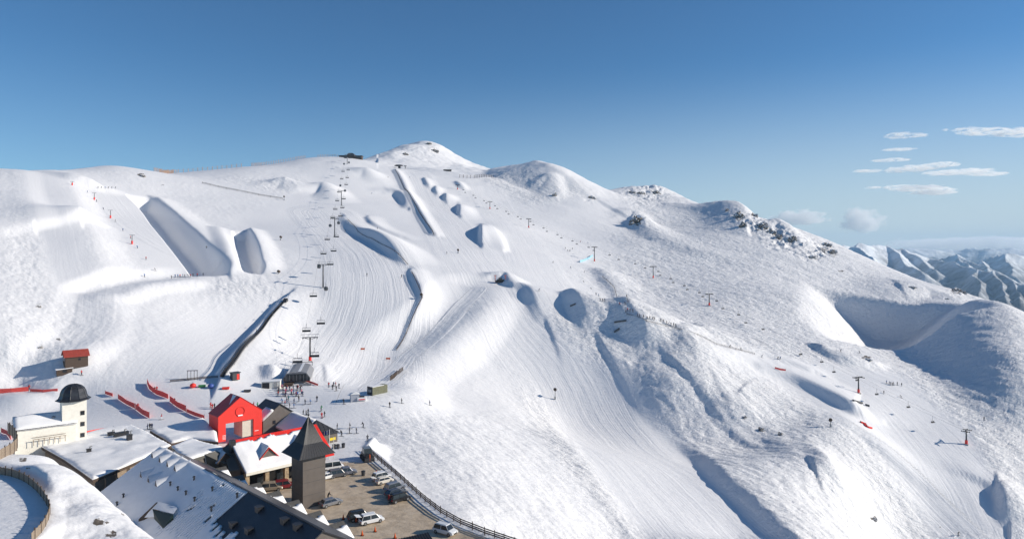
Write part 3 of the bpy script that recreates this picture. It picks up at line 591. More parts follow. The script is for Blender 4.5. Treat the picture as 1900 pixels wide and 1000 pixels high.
# materials
snow = mat('roof_snow', (0.89, 0.885, 0.88), .55, noise=.03, scale=.6, bump=.5, spec=.2)
concrete = mat('grey_concrete', (.42, .41, .39), .8, noise=.15, scale=2)
cream = mat('cream_render', (.80, .77, .68), .8, noise=.06, scale=1.5)
brown_clad = mat('brown_metal_cladding', (.135, .115, .10), .5, noise=.10, scale=.7, bump=.1)
olive_roof = mat('olive_metal_roof', (.12, .115, .10), .45, noise=.12, scale=.5)
timber = mat('weathered_timber', (.27, .21, .155), .85, noise=.3, scale=6, bump=.3)
dark_timber = mat('dark_timber', (.075, .05, .035), .8, noise=.3, scale=4)
dark = mat('near_black', (.012, .012, .014), .6)
glass = mat('dark_glass', (.02, .025, .03), .12, spec=.8)
green_glass = mat('green_glass', (.004, .018, .014), .45, spec=.4)
black_metal = mat('black_metal', (.022, .022, .025), .45, noise=.2, scale=3)
steel = mat('galvanised_steel', (.30, .31, .32), .45, metal=.6, noise=.15, scale=4)
dark_steel = mat('dark_steel', (.07, .07, .075), .5, metal=.4)
red_paint = mat('red_paint', (.80, .035, .022), .55, noise=.05, scale=.5)
red_net = mat('red_netting', (.85, .10, .08), .8, noise=.2, scale=3)
orange = mat('orange_plastic', (.75, .12, .02), .6)
stone = mat('tan_stone', (.36, .27, .17), .9, noise=.35, scale=2.5, bump=.6)
white_paint = mat('white_paint', (.80, .80, .78), .4, noise=.04, scale=2)
rubber = mat('tyre_rubber', (.018, .018, .02), .8)
def seam_mat(name, col, axis=0, pitch=.45, depth=.05, snowy=0):
    """standing-seam metal: ribs every `pitch` metres along one object axis"""
    if name in MATS: return MATS[name]
    m = mat(name, col, .42, noise=.18, scale=.5, spec=.5); T = NT(m); b = T.N['Principled BSDF']; tc = T.n('TexCoord'); sp = T.n('SeparateXYZ'); T.l(tc.outputs['Object'], sp.inputs[0])
    fr = T.math('FRACT', T.math('DIVIDE', sp.outputs[axis], pitch)); rib = T.math('LESS_THAN', fr, .16)
    bp = T.n('Bump'); bp.inputs['Distance'].default_value = depth; bp.inputs['Strength'].default_value = 1; T.l(rib, bp.inputs['Height']); T.l(bp.outputs[0], b.inputs['Normal']); return m
black_seam_x = seam_mat('black_standing_seam', (.020, .021, .025), 0); black_seam_y = seam_mat('black_standing_seam_across', (.026, .027, .032), 1, .55)
red_seam = seam_mat('red_standing_seam', (.80, .035, .022), 0, .6); olive_seam = seam_mat('olive_standing_seam', (.10, .095, .085), 0, .6)
dark_red_seam = seam_mat('red_standing_seam_across', (.50, .012, .012), 1, .6)
A44 = math.radians(44.5); U = Vector((math.cos(A44), math.sin(A44), 0)); W = Vector((-math.sin(A44), math.cos(A44), 0))
def snow_sheet(name, parent, fpos, n_u, n_v, keep, thick=.3, lump=.12, seed=0, sub=None):
    """a snow blanket: grid of (i/n_u, j/n_v) -> point; faces kept by keep(u,v); closed with sides"""
    top = {}; bm = bmesh.new()
    for i in range(n_u+1):
        for j in range(n_v+1):
            u, v = i/n_u, j/n_v; p = Vector(fpos(u, v)); e = min(u, 1-u, v, 1-v)
            nz = float(vnoise(np.array([p.x/3.1+seed]), np.array([p.y/3.1]))[0])
            top[i, j] = bm.verts.new(p+Vector((0, 0, thick*(.35+.65*min(1, e*min(n_u, n_v)/2.0))+lump*nz)))
    fs = []
    for i in range(n_u):
        for j in range(n_v):
            if keep((i+.5)/n_u, (j+.5)/n_v): fs.append(bm.faces.new([top[i, j], top[i+1, j], top[i+1, j+1], top[i, j+1]]))
    r_ = bmesh.ops.extrude_face_region(bm, geom=fs)
    # the extruded copy becomes the top, the original sinks to the roof
    vs = [g_ for g_ in r_['geom'] if isinstance(g_, bmesh.types.BMVert)]
    for v in bm.verts:
        if v not in set(vs): pass
    orig = set(top.values())
    for v in list(bm.verts):
        if v in orig: v.co.z -= thick+lump+.05
    for v in [v for v in bm.verts if not v.link_faces]: bm.verts.remove(v)
    bmesh.ops.recalc_face_normals(bm, faces=bm.faces)
    for f in bm.faces: f.smooth = True
    me_ = bpy.data.meshes.new(name); bm.to_mesh(me_); bm.free(); return link(name, me_, parent, [snow])
def gable(root, x0, x1, y0, y1, z0, ze, zr, wall, roof, over=.4, th=.18, axis='x', snow_keep=None, thick=.35, both=False, seed=0, wallname='wall'):
    """gabled block in root's axes; ridge along axis; snow_keep(u,v) covers the near (-y or -x) slope"""
    b = MB()
    if axis == 'x':
        yc = (y0+y1)/2; b.profx([(y0, z0), (y1, z0), (y1, ze), (yc, zr), (y0, ze)], x0, x1)
    else:
        xc = (x0+x1)/2; b.profy([(x0, z0), (x1, z0), (x1, ze), (xc, zr), (x0, ze)], y0, y1)
    b.build(wallname, wall, root)
    r_ = MB()
    if axis == 'x':
        k = (zr-ze)/(yc-y0); e = ze-k*over
        P_ = [(x0-over, y0-over, e), (x1+over, y0-over, e), (x1+over, yc, zr), (x0-over, yc, zr)]; Q_ = [(x0-over, yc, zr), (x1+over, yc, zr), (x1+over, y1+over, e), (x0-over, y1+over, e)]
        sl_ = lambda u, v: (x0-over+u*(x1-x0+2*over), y0-over+v*(yc-y0+over), e+v*(zr-e)+th+.02)
        sl2 = lambda u, v: (x0-over+u*(x1-x0+2*over), y1+over-v*(yc-y0+over), e+v*(zr-e)+th+.02)
    else:
        k = (zr-ze)/(xc-x0); e = ze-k*over
        P_ = [(x0-over, y0-over, e), (xc, y0-over, zr), (xc, y1+over, zr), (x0-over, y1+over, e)]; Q_ = [(xc, y0-over, zr), (x1+over, y0-over, e), (x1+over, y1+over, e), (xc, y1+over, zr)]
        sl_ = lambda u, v: (x0-over+v*(xc-x0+over), y0-over+u*(y1-y0+2*over), e+v*(zr-e)+th+.02)
        sl2 = lambda u, v: (x1+over-v*(xc-x0+over), y0-over+u*(y1-y0+2*over), e+v*(zr-e)+th+.02)
    for q_ in (P_, Q_): r_.slab([(x, y, z+th+.01) for x, y, z in q_], th)
    ro = r_.build('roof', roof, root)
    L = (x1-x0) if axis == 'x' else (y1-y0); n_ = max(6, int(L/1.0))
    if snow_keep: snow_sheet('roof_snow', ro, sl_, n_, 10, snow_keep, thick, seed=seed)
    if both: snow_sheet('roof_snow', ro, sl2, n_, 10, lambda u, v: True, thick, seed=seed+5)
    return ro
def window(root, x, y, z, w_, h_, face='-y', sill=True):
    f = MB()
    if face == '-y':
        f.box(x-w_/2-.08, x+w_/2+.08, y-.06, y+.02, z-h_/2-.08, z+h_/2+.08); fo = f.build('window', dark_timber, root); MB().box(x-w_/2, x+w_/2, y-.075, y-.05, z-h_/2, z+h_/2).build('pane', glass, fo)
    else:
        f.box(x-.06, x+.02, y-w_/2-.08, y+w_/2+.08, z-h_/2-.08, z+h_/2+.08); fo = f.build('window', dark_timber, root); MB().box(x-.075, x-.05, y-w_/2, y+w_/2, z-h_/2, z+h_/2).build('pane', glass, fo)
# ---------------------------------------------------------------- spire tower beside the car park
def tower():
    c = Vector(world_on(562, 945, -53.0)); r = thing('tower', 'tall brown clad tower with black pointed metal roof beside the car park', 'tower', c, A44-.02)
    w_ = 5.0; b = MB().box(0, w_, 0, w_, -1, 10.6)
    for z in (2.6, 5.2, 7.8): b.box(-.02, w_+.02, -.02, w_+.02, z, z+.05, 1)
    b.build('body', [brown_clad, dark_steel], r)
    m_ = w_/2; ov = 1.55; zk = 12.9; ze = 10.55; za = 17.9
    def ring(h_, z): return [(m_-h_, m_-h_, z), (m_+h_, m_-h_, z), (m_+h_, m_+h_, z), (m_-h_, m_+h_, z)]
    rf = MB(); R0 = ring(m_+ov, ze); R1 = ring(m_+.62, ze+1.15); R2 = ring(m_-.35, zk); R3 = ring(.10, za)
    rf.add(R0+R1+R2+R3, [(3, 2, 1, 0)]+[(4*k+i, 4*k+(i+1) % 4, 4*k+4+(i+1) % 4, 4*k+4+i) for k in range(3) for i in range(4)]+[(12, 13, 14, 15)])
    ro = rf.build('roof', black_metal, r)
    rb = MB()
    for k in range(4):                       # standing seams running up each face
        for t in np.linspace(.04, .96, 13):
            pts_ = []
            for R_ in (R0, R1, R2, R3):
                a_, b_ = Vector(R_[k]), Vector(R_[(k+1) % 4]); pts_.append(a_+(b_-a_)*float(t))
            rb.path(pts_, .035, 4)
    rb.build('seam', black_metal, ro)
    MB().tube((m_, m_, za-.1), (m_, m_, za+1.3), .07, .02).lathe([(.02, za+.2), (.2, za+.35), (.2, za+.5), (.02, za+.65)], 8, M=Matrix.Translation((m_, m_, 0))).build('finial', black_metal, r)
tower()
# ---------------------------------------------------------------- cream building with the domed tower
def domed():
    A = math.radians(38); c = Vector(world_on(141, 815, -46.5)); r = thing('cream_building', 'cream walled building with snowy roof and round black dome tower', 'building', c, A)
    gable(r, -12.1, 0, 0, 9, -6, 4.1, 6.2, cream, dark_steel, over=.25, snow_keep=lambda u, v: True, both=True, thick=.3, seed=3)
    t = MB().box(-2.8, 2.3, .35, 5.4, -6, 9.3).build('tower_wall', cream, r)
    for z in (.8, 3.5, 6.2): window(r, 1.4, .35, z, .75, .9)
    pr = [(3.75, 9.25), (3.7, 9.4), (3.15, 9.75), (2.85, 10.4), (2.7, 11.2), (2.35, 12.0), (1.75, 12.6), (1.0, 12.95), (.15, 13.1)]
    M_ = Matrix.Translation((-.25, 2.9, 0)); d = MB().lathe(pr, 10, M=M_).build('dome', mat('dome_lead', (.05, .05, .055), .32, metal=.5, noise=.25, scale=1), r)
    rb = MB()
    for k in range(10):
        t_ = 2*math.pi*k/10; rb.path([(-.25+math.cos(t_)*(R+.02), 2.9+math.sin(t_)*(R+.02), z) for R, z in pr], .06, 4)
    rb.build('rib', black_metal, d)
    rk = MB()                                # timber ski rail along the front wall
    for k in range(7):
        x = -8.6+k*1.05; rk.tube((x, -.15, .9), (x, -.9, 1.6), .06).tube((x, -.9, 1.6), (x, -.9, .2), .06)
    rk.tube((-8.8, -.9, 1.6), (-2.1, -.9, 1.6), .07).tube((-8.8, -.15, 1.9), (-2.1, -.15, 1.9), .05); rk.build('bracket_rail', timber, r)
    MB().lathe([(.35, 0), (.45, .3), (.15, .55)], 8, M=Matrix.Translation((-4.4, 2.2, 5.45))).build('roof_vent', steel, r)
domed()
# ---------------------------------------------------------------- flat snow roofed lodge wing (terrace)
def flat_roof(name, label, pix, z, zb, wallm=timber, lump=.10, step=1.3, fascia=dark_timber, posts=()):
    P_ = [pt(px, py, z) for px, py in pix]; c = sum(P_, Vector())/len(P_); r = thing(name, label, 'building', (c.x, c.y, zb))
    loc = [(p.x-c.x, p.y-c.y) for p in P_]; h_ = z-zb
    MB().prism([(x*.93, y*.93) for x, y in loc], -2, h_-.9).build('wall', wallm, r); rf = MB().prism(loc, h_-.85, h_-.3).build('roof', fascia, r)
    # snow blanket: triangulated polygon, subdivided and lumped
    bm = bmesh.new(); f = bm.faces.new([bm.verts.new((x*.995, y*.995, h_-.28)) for x, y in loc]); bmesh.ops.triangulate(bm, faces=[f])
    for _ in range(5): bmesh.ops.subdivide_edges(bm, edges=[e for e in bm.edges if e.calc_length() > step], cuts=1, use_grid_fill=True); bmesh.ops.triangulate(bm, faces=bm.faces[:])
    bd = {v for v in bm.verts if v.is_boundary}; g_ = bmesh.ops.extrude_face_region(bm, geom=bm.faces[:]); top = [x for x in g_['geom'] if isinstance(x, bmesh.types.BMVert)]
    for v in top:
        e_ = any(len([f_ for f_ in e.link_faces]) and abs(f_.normal.z) < .3 for e in v.link_edges for f_ in e.link_faces)
        nz = float(fbm(np.array([(v.co.x+c.x)/7.0]), np.array([(v.co.y+c.y)/7.0]), 4)[0]); v.co.z += (.14 if e_ else .42)+lump*3*nz*(0 if e_ else 1)
    bmesh.ops.recalc_face_normals(bm, faces=bm.faces)
    for f_ in bm.faces: f_.smooth = True
    me_ = bpy.data.meshes.new('roof_snow'); bm.to_mesh(me_); bm.free(); link('roof_snow', me_, rf, [snow])
    if posts:
        for px, py in posts:
            q_ = pt(px, py, z); MB().box(q_.x-c.x-.15, q_.x-c.x+.15, q_.y-c.y-.15, q_.y-c.y+.15, -2, h_-.86).build('post', timber, r)
    return r, c
T1, T1c = flat_roof('lodge_wing', 'low lodge wing under a broad flat snow covered roof below the domed tower', [(60,818),(118,850),(172,888),(236,862),(299,834),(318,824),(243,786),(200,792),(141,806)], -46.9, -53, posts=((176,884),(196,876),(216,868),(240,858)))
flat_roof('low_building', 'low snow roofed building in the shadow left of the red archway', [(278,797),(322,786),(378,775),(402,800),(405,818),(352,812),(318,821)], -48.3, -53, wallm=brown_clad)
flat_roof('link_building', 'snow roofed block between the lodge wing and the red edged roof', [(318,826),(355,812),(414,828),(380,842),(345,853)], -45.2, -53, wallm=brown_clad, fascia=olive_roof)
def roof_clutter():
    for k, (px, py, sx, sy, h_, lab) in enumerate([(225,808,3.2,1.2,1.1,'long black roof duct lying on the flat snowy lodge roof'), (240,815,1.1,1.1,1.5,'square black vent beside the long duct on the lodge roof'), (206,806,1.5,.8,.8,'small grey vent box left of the long duct on the lodge roof'), (165,838,1.0,.3,.9,'bent dark pipe alone in the middle of the lodge roof snow')]):
        p = pt(px, py, -46.7); r = thing('roof_vent', lab, 'roof vent', p, A44)
        b = MB().box(-sx/2, sx/2, -sy/2, sy/2, -.2, h_*.7).box(-sx/2-.1, sx/2+.1, -sy/2-.1, sy/2+.1, h_*.7, h_*.85); b.build('housing', black_metal, r, bevel=.04)
        q = MB().tube((sx*.25, 0, h_*.8), (sx*.25, 0, h_*1.35), .16, n=8).tube((sx*.25, 0, h_*1.35), (sx*.25+.4, 0, h_*1.35), .14, n=8); q.build('pipe', steel, r)
roof_clutter()
# ---------------------------------------------------------------- large lodge in the foreground, ridge running down to the right
def big_lodge():
    a = pt(300, 828, -42); b_ = pt(598, 983, -42); d = (b_-a); L = d.length; ang = math.atan2(d.y, d.x)
    r = thing('lodge', 'long foreground lodge roof, snow covered on the left and bare black metal on the right', 'building', a, ang)
    # local x runs down the ridge, local -y is the visible slope (towards the lower left)
    k = .60; S1 = 17.5; S2 = 9.0; zb = -11
    w_ = MB().add([(0, -S1+1, zb), (0, S2-1, zb), (0, S2-1, -k*(S2-1)-.25), (0, 0, -.25), (0, -S1+1, -k*(S1-1)-.25), (L, -S1+1, zb), (L, S2-1, zb), (L, S2-1, -k*(S2-1)-.25), (L, 0, -.25), (L, -S1+1, -k*(S1-1)-.25)],
        [(4, 3, 2, 1, 0), (5, 6, 7, 8, 9), (0, 1, 6, 5), (1, 2, 7, 6), (4, 0, 5, 9)]); w_.build('wall', brown_clad, r)
    rf = MB().slab([(-.5, -S1, -k*S1), (L+.25, -S1, -k*S1), (L+.25, 0, 0), (-.5, 0, 0)], .2).slab([(-.5, 0, 0), (L+.25, 0, 0), (L+.25, S2, -k*S2), (-.5, S2, -k*S2)], .2).build('roof', seam_mat('lodge_standing_seam', (.030, .032, .040), 0, .5), r)
    cap = MB().box(22, L+.3, -.18, .18, -.02, .12).build('ridge_cap', black_metal, rf)
    rg = random.Random(4); ragged = [rg.uniform(-.9, .9) for _ in range(400)]
    NX, NY = 330, 44
    def keep(u, v):
        x = u*(L+.5)-.4; y = (1-v)*S1
        if x < 28: return True
        seam = (x % .78) < .27
        if x < 39.8:
            lim = 9.5-.3*(x-28) if x < 34 else 9.0
            prob = float(vnoise(np.array([x/2.3]), np.array([y/1.9]))[0])
            if seam and y < lim+2+ragged[int(x/.78)]*2 and (x-28)*.9+prob*6 > 1.5: return False
            return not (prob > .62 and y < 8)
        lim = 6.6+1.6*ragged[int(x*1.4) % 400]+.05*(x-40)
        return y > lim
    def f(u, v): x = u*(L+.5)-.4; y = -(1-v)*S1; return (x, y, k*y+.02)
    snow_sheet('roof_snow', rf, f, NX, NY, keep, .26, lump=.05, seed=2)
    def on(px, py):                          # pixel -> local x, y on the slope plane
        o_ = Vector((0, 0, 0)); ray = Vector(((px-CX)/FOC, 1, -(py-HY)/FOC)); n_w = Matrix.Rotation(ang, 3, 'Z') @ Vector((0, -k, 1)); t = (a.dot(n_w))/(ray.dot(n_w)); p = ray*t
        return Matrix.Rotation(-ang, 3, 'Z') @ (p-a)
    for px, py in [(283,851),(297,860),(311,868),(325,876),(262,888),(276,897),(290,905)]:
        q = on(px, py); dd_ = MB().add([(q.x-.75, q.y, q.z-.05), (q.x+.75, q.y, q.z-.05), (q.x, q.y, q.z+1.25), (q.x, q.y+2.3, q.z+1.3)], [(0, 1, 2), (0, 2, 3), (1, 3, 2), (0, 3, 1)]).build('dormer', dark_timber, r)
        MB().add([(q.x-.9, q.y-.1, q.z+.0), (q.x, q.y-.12, q.z+1.5), (q.x, q.y+3.0, q.z+1.9), (q.x-1.3, q.y+2.4, q.z+1.2), (q.x+.9, q.y-.1, q.z+.0), (q.x+1.3, q.y+2.4, q.z+1.2)], [(0, 1, 2, 3), (1, 4, 5, 2)]).build('snow_cap', snow, dd_, smooth=True)
    for px, py in [(481,946),(462,986),(528,968),(552,979),(433,975)]:
        q = on(px, py); v_ = MB().box(q.x-.55, q.x+.55, q.y-.5, q.y+.5, q.z-.3, q.z+.6).box(q.x-.65, q.x+.65, q.y-.6, q.y+.6, q.z+.6, q.z+.68).build('vent', black_metal, r)
    for px, py in [(229,925),(217,940),(316,903),(330,912),(345,920),(361,932),(392,950),(360,893),(394,913),(440,925)]:
        q = on(px, py); MB().tube((q.x, q.y, q.z), (q.x, q.y, q.z+.9), .16, n=7).lathe([(.28, .85), (.28, .95), (.05, 1.1)], 7, M=Matrix.Translation(q)).build('vent_pipe', black_metal, r)
    g0, g1, g2, g3 = on(283,957), on(322,965), on(303,983), on(286,965); up_v = Vector((0, 0, 1.15))
    gl = MB().add([tuple(g0+up_v), tuple(g1+up_v*.9), tuple(g2+up_v*.2), tuple(g3+up_v*.4)]+[tuple(q-Vector((0, 0, .3))) for q in (g0, g1, g2, g3)], [(0, 1, 2, 3), (0, 4, 5, 1), (1, 5, 6, 2), (2, 6, 7, 3), (3, 7, 4, 0)]).build('skylight', green_glass, r)
    h0, h1 = on(257, 970), on(290, 951); nb = MB()
    nb.add([tuple(h0+Vector((0, 0, -.2))), tuple(h0+Vector((0, 0, .7))), tuple(h1+Vector((0, 0, 1.9))), tuple(h1+Vector((0, 0, -.2))), tuple(h0+Vector((.9, .6, -.2))), tuple(h0+Vector((.9, .6, .7))), tuple(h1+Vector((.9, .6, 1.9))), tuple(h1+Vector((.9, .6, -.2)))], [(0, 1, 2, 3), (7, 6, 5, 4), (1, 5, 6, 2), (0, 4, 5, 1), (3, 2, 6, 7)]).build('dormer_frame', dark_timber, r)
    ctr = on(300, 955); MB().add([tuple(h0+Vector((.2, .5, .9))), tuple(g3+up_v*.5), tuple(g0+up_v*1.15), tuple(h1+Vector((.2, .3, 2.05))), tuple(on(330,945)+Vector((0, 0, .4))), tuple(g1+up_v)], [(0, 1, 2, 3), (3, 2, 5, 4)]).build('snow_cap', snow, r, smooth=True)
big_lodge()
# ---------------------------------------------------------------- row of small gabled roofs between the lodge and the car park
for k_, (px, py) in enumerate([(419,865),(450,881),(482,895),(518,910),(554,927),(594,947),(637,966)]):
    p = pt(px, py, -47.3); nm = ['first', 'second', 'third', 'fourth', 'fifth', 'sixth', 'seventh'][k_]
    r = thing('gabled_wing', ('small gabled wing with snow on its grey roof, ' + nm + ' from far end') , 'building', (p.x, p.y, -53), A44, 'small gabled wings beside the foreground lodge')
    gable(r, -9.5, -.3, -3.1, 3.1, -1, 3.8, 5.6, brown_clad, olive_seam, over=.35, snow_keep=lambda u, v, k_=k_: v < .62+.05*math.sin(u*23+k_)+.03*math.sin(u*61), thick=.28, seed=k_*3)
# ---------------------------------------------------------------- main building with the red edged roof
def red_edge():
    c = pt(457, 880, -49); r = thing('base_building', 'long snow roofed building with a bright red roof edge and stone pillared front', 'building', (c.x, c.y, -53), A44)
    Lx = 21.4; D = 8.6; zr = 9.6; ze = 4.0
    MB().box(.4, Lx-.5, 3.2, 2*D-.6, -1, ze+.4).build('wall', dark, r)  # solid wall painted near-black: shade of the pillared recess put into its colour
    MB().add([(Lx-.6, .3, ze), (Lx-.6, D, zr-.3), (Lx-.6, 2*D-.3, ze), (Lx-.6, 2*D-.3, -1), (Lx-.6, 3, -1), (Lx-.6, 3, ze-.3), (Lx-.9, .3, ze), (Lx-.9, D, zr-.3), (Lx-.9, 2*D-.3, ze), (Lx-.9, 2*D-.3, -1), (Lx-.9, 3, -1), (Lx-.9, 3, ze-.3)], [(0, 1, 2, 3, 4, 5), (11, 10, 9, 8, 7, 6), (0, 6, 7, 1), (1, 7, 8, 2), (2, 8, 9, 3), (3, 9, 10, 4), (4, 10, 11, 5), (5, 11, 6, 0)]).build('gable_wall', brown_clad, r)
    MB().add([(.5, .3, ze), (.5, D, zr-.3), (.5, 2*D-.3, ze), (.2, .3, ze), (.2, D, zr-.3), (.2, 2*D-.3, ze)], [(0, 1, 2), (5, 4, 3), (0, 3, 4, 1), (1, 4, 5, 2), (2, 5, 3, 0)]).build('gable_wall', brown_clad, r)
    rf = MB().slab([(0, 0, ze), (Lx, 0, ze), (Lx, D, zr), (0, D, zr)], .25).slab([(0, D, zr), (Lx, D, zr), (Lx, 2*D, ze), (0, 2*D, ze)], .25).build('roof', red_seam, r)
    def fsn(u, v): return (u*(Lx-.1), v*D, ze+v*(zr-ze)+.02)
    snow_sheet('roof_snow', rf, fsn, 64, 26, lambda u, v: v < .86+.03*math.sin(u*19)+.02*math.sin(u*47) and u < .865-.02*math.sin(v*9), .34, seed=7)
    MB().box(-.05, Lx*.86, -.12, -.01, ze-.35, ze+.25).build('fascia', cream, rf)
    for x in (.5, 5.0, 9.6, 14.2, 18.6): MB().box(x-.45, x+.45, .5, 1.4, -1, ze-.1).build('pillar', stone, r)
    MB().box(1, Lx-2, 2.9, 3.19, .1, 2.6).build('shopfront', glass, r)
    for x, y in ((6.3, 2.6), (14.6, 2.9)):   # dormers
        z0 = ze+(zr-ze)*y/D; w2 = 2.3; h_ = 2.3
        dw = MB().add([(x-w2, y, z0-.2), (x+w2, y, z0-.2), (x, y, z0+h_), (x, y+4.0, z0+h_)], [(0, 1, 2), (0, 2, 3), (1, 3, 2), (0, 3, 1)]).build('dormer', brown_clad, r)
        MB().slab([(x-w2-.35, y-.4, z0-.25), (x, y-.4, z0+h_+.2), (x, y+4.0, z0+h_+.2), (x-w2-.35, y+1.0, z0-.1)], .16).slab([(x+w2+.35, y-.4, z0-.25), (x+w2+.35, y+1.0, z0-.1), (x, y+4.0, z0+h_+.2), (x, y-.4, z0+h_+.2)], .16).build('dormer_roof', red_paint, dw)
        MB().slab([(x-w2-.1, y-.1, z0+.1), (x, y-.1, z0+h_+.5), (x, y+3.9, z0+h_+.55), (x-w2-.1, y+1.5, z0+.35)], .18).slab([(x+w2-.1, y+.3, z0+.1), (x+w2-.1, y+1.4, z0+.2), (x, y+3.9, z0+h_+.5), (x, y+.2, z0+h_+.5)], .18).build('snow_cap', snow, dw)
    MB().box(-.4, .7, D-1.6, D-.4, zr-2.4, zr+.3).build('chimney', black_metal, r)
red_edge()
def olive_block():
    r = thing('grey_roof_building', 'small bare grey metal roof with dormer at the end of the red edged roof', 'building', (*pt(440, 858, -47.5)[:2], -53), 0); o = Vector(r.location)
    F = [pt(414,829,-45.0)-o, pt(431,823,-44.4)-o, pt(462,867,-48.5)-o, pt(425,874,-49.0)-o]
    MB().slab(F, .25).build('roof', olive_roof, r)
    b_ = [Vector((p.x, p.y, 0)) for p in F]; cc = sum(b_, Vector())/4; MB().add([tuple(cc+(p-cc)*.9+Vector((0, 0, -1))) for p in b_]+[tuple(cc+(Vector((F[i].x, F[i].y, 0))-cc)*.9+Vector((0, 0, F[i].z-.4))) for i in range(4)], [(3, 2, 1, 0), (4, 5, 6, 7)]+[(i, (i+1) % 4, 4+(i+1) % 4, 4+i) for i in range(4)]).build('wall', brown_clad, r)
    G_ = [pt(380,843,-45.3)-o, pt(416,830,-45.1)-o, pt(430,866,-48.7)-o, pt(383,872,-49.1)-o]
    MB().slab(G_, .25).build('side_roof', olive_roof, r); snow_sheet('roof_snow', r, lambda u, v: tuple(G_[3].lerp(G_[2], u).lerp(G_[0].lerp(G_[1], u), v)), 10, 10, lambda u, v: u < .93, .3, seed=4)
    d0 = pt(418, 862, -48.2)-o; M_ = Matrix.Translation(d0) @ Matrix.Rotation(A44, 4, 'Z')
    dm = MB().add([(-1.7, 0, 0), (1.7, 0, 0), (1.7, 0, .9), (0, 0, 2.6), (-1.7, 0, .9), (0, 4, 2.7)], [(0, 1, 2, 3, 4), (4, 3, 5), (3, 2, 5), (0, 4, 5), (1, 5, 2), (0, 5, 1)], M=M_).build('dormer', dark_timber, r)
    MB().add([(-2.1, -.3, .7), (0, -.3, 2.8), (0, 4, 2.95), (-2, 1.8, 1.0), (2.1, -.3, .7), (2, 1.8, 1.0)], [(0, 1, 2, 3), (1, 4, 5, 2)], M=M_).build('snow_cap', snow, dm)
olive_block()
# ---------------------------------------------------------------- bright red arched gatehouse
def red_house():
    c = pt(405, 822, -51.6); r = thing('gatehouse', 'bright red gabled gatehouse with a square archway and a round hole sign', 'building', c, A44)
    w_ = 12.0; d_ = 6.3; ze = 6.6; zr = 11.0; xl, xr, zt = 2.0, 9.6, 4.6
    f = MB()
    def face(y, flip):
        # front ring of quads around the opening
        o_ = [(0, y, 0), (xl, y, 0), (xl, y, zt), (xr, y, zt), (xr, y, 0), (w_, y, 0), (w_, y, ze), (w_/2, y, zr), (0, y, ze)]
        return o_
    F0, F1 = face(0, 0), face(d_, 1)
    # two side walls and lintel as solid boxes with outer gable shape
    f.box(0, xl, 0, d_, 0, zt).box(xr, w_, 0, d_, 0, zt)
    f.profy([(0, zt), (w_, zt), (w_, ze), (w_/2, zr), (0, ze)], 0, d_)
    f.build('wall', red_paint, r)
    rf = MB().slab([(-.12, -.1, ze-.06+.16), (w_/2, -.1, zr+.2), (w_/2, d_+.2, zr+.2), (-.12, d_+.2, ze-.06+.16)], .14).slab([(w_/2, -.1, zr+.2), (w_+.12, -.1, ze+.1), (w_+.12, d_+.2, ze+.1), (w_/2, d_+.2, zr+.2)], .14).build('roof', dark_red_seam, r)
    MB().slab([(w_/2-2.6, 1.2, zr-1.65), (w_/2-.2, 2.4, zr+.12), (w_/2-.2, 4.6, zr+.12)], .12).build('roof_snow', snow, rf)
    MB().box(xr-2.9, xr-.02, .5, d_-.3, 0, zt-.02).build('inner_wall', mat('pale_lining', (.62, .57, .47), .8, noise=.1, scale=1), r)
    # recessed ring sign above the arch
    rg_ = MB(); R_ = 1.15
    for k in range(24):
        t0, t1 = 2*math.pi*k/24, 2*math.pi*(k+1)/24
        q = [(w_/2-.1+math.cos(t)*rr, -.0-dy, 7.3+math.sin(t)*rr) for dy in (.02, .16) for t in (t0, t1) for rr in (R_, R_+.13)]
        rg_.add(q, [(0, 1, 3, 2), (4, 6, 7, 5), (0, 4, 5, 1), (2, 3, 7, 6), (0, 2, 6, 4), (1, 5, 7, 3)])
    rg_.build('ring', red_paint, r); MB().box(w_/2-.85, w_/2+.5, -.3, -.02, 6.05, 6.4).build('ring_snow', snow, r, bevel=.08)
    for k in range(4): MB().box(1.1, 2.0, -.06, -.005, .55+k*.32, .65+k*.32).build('sign_line', white_paint, r)
    MB().box(9.9, 11.0, -.06, -.005, 1.2, 1.35).build('sign_line', white_paint, r)
    r.location.z = -51.4
red_house()
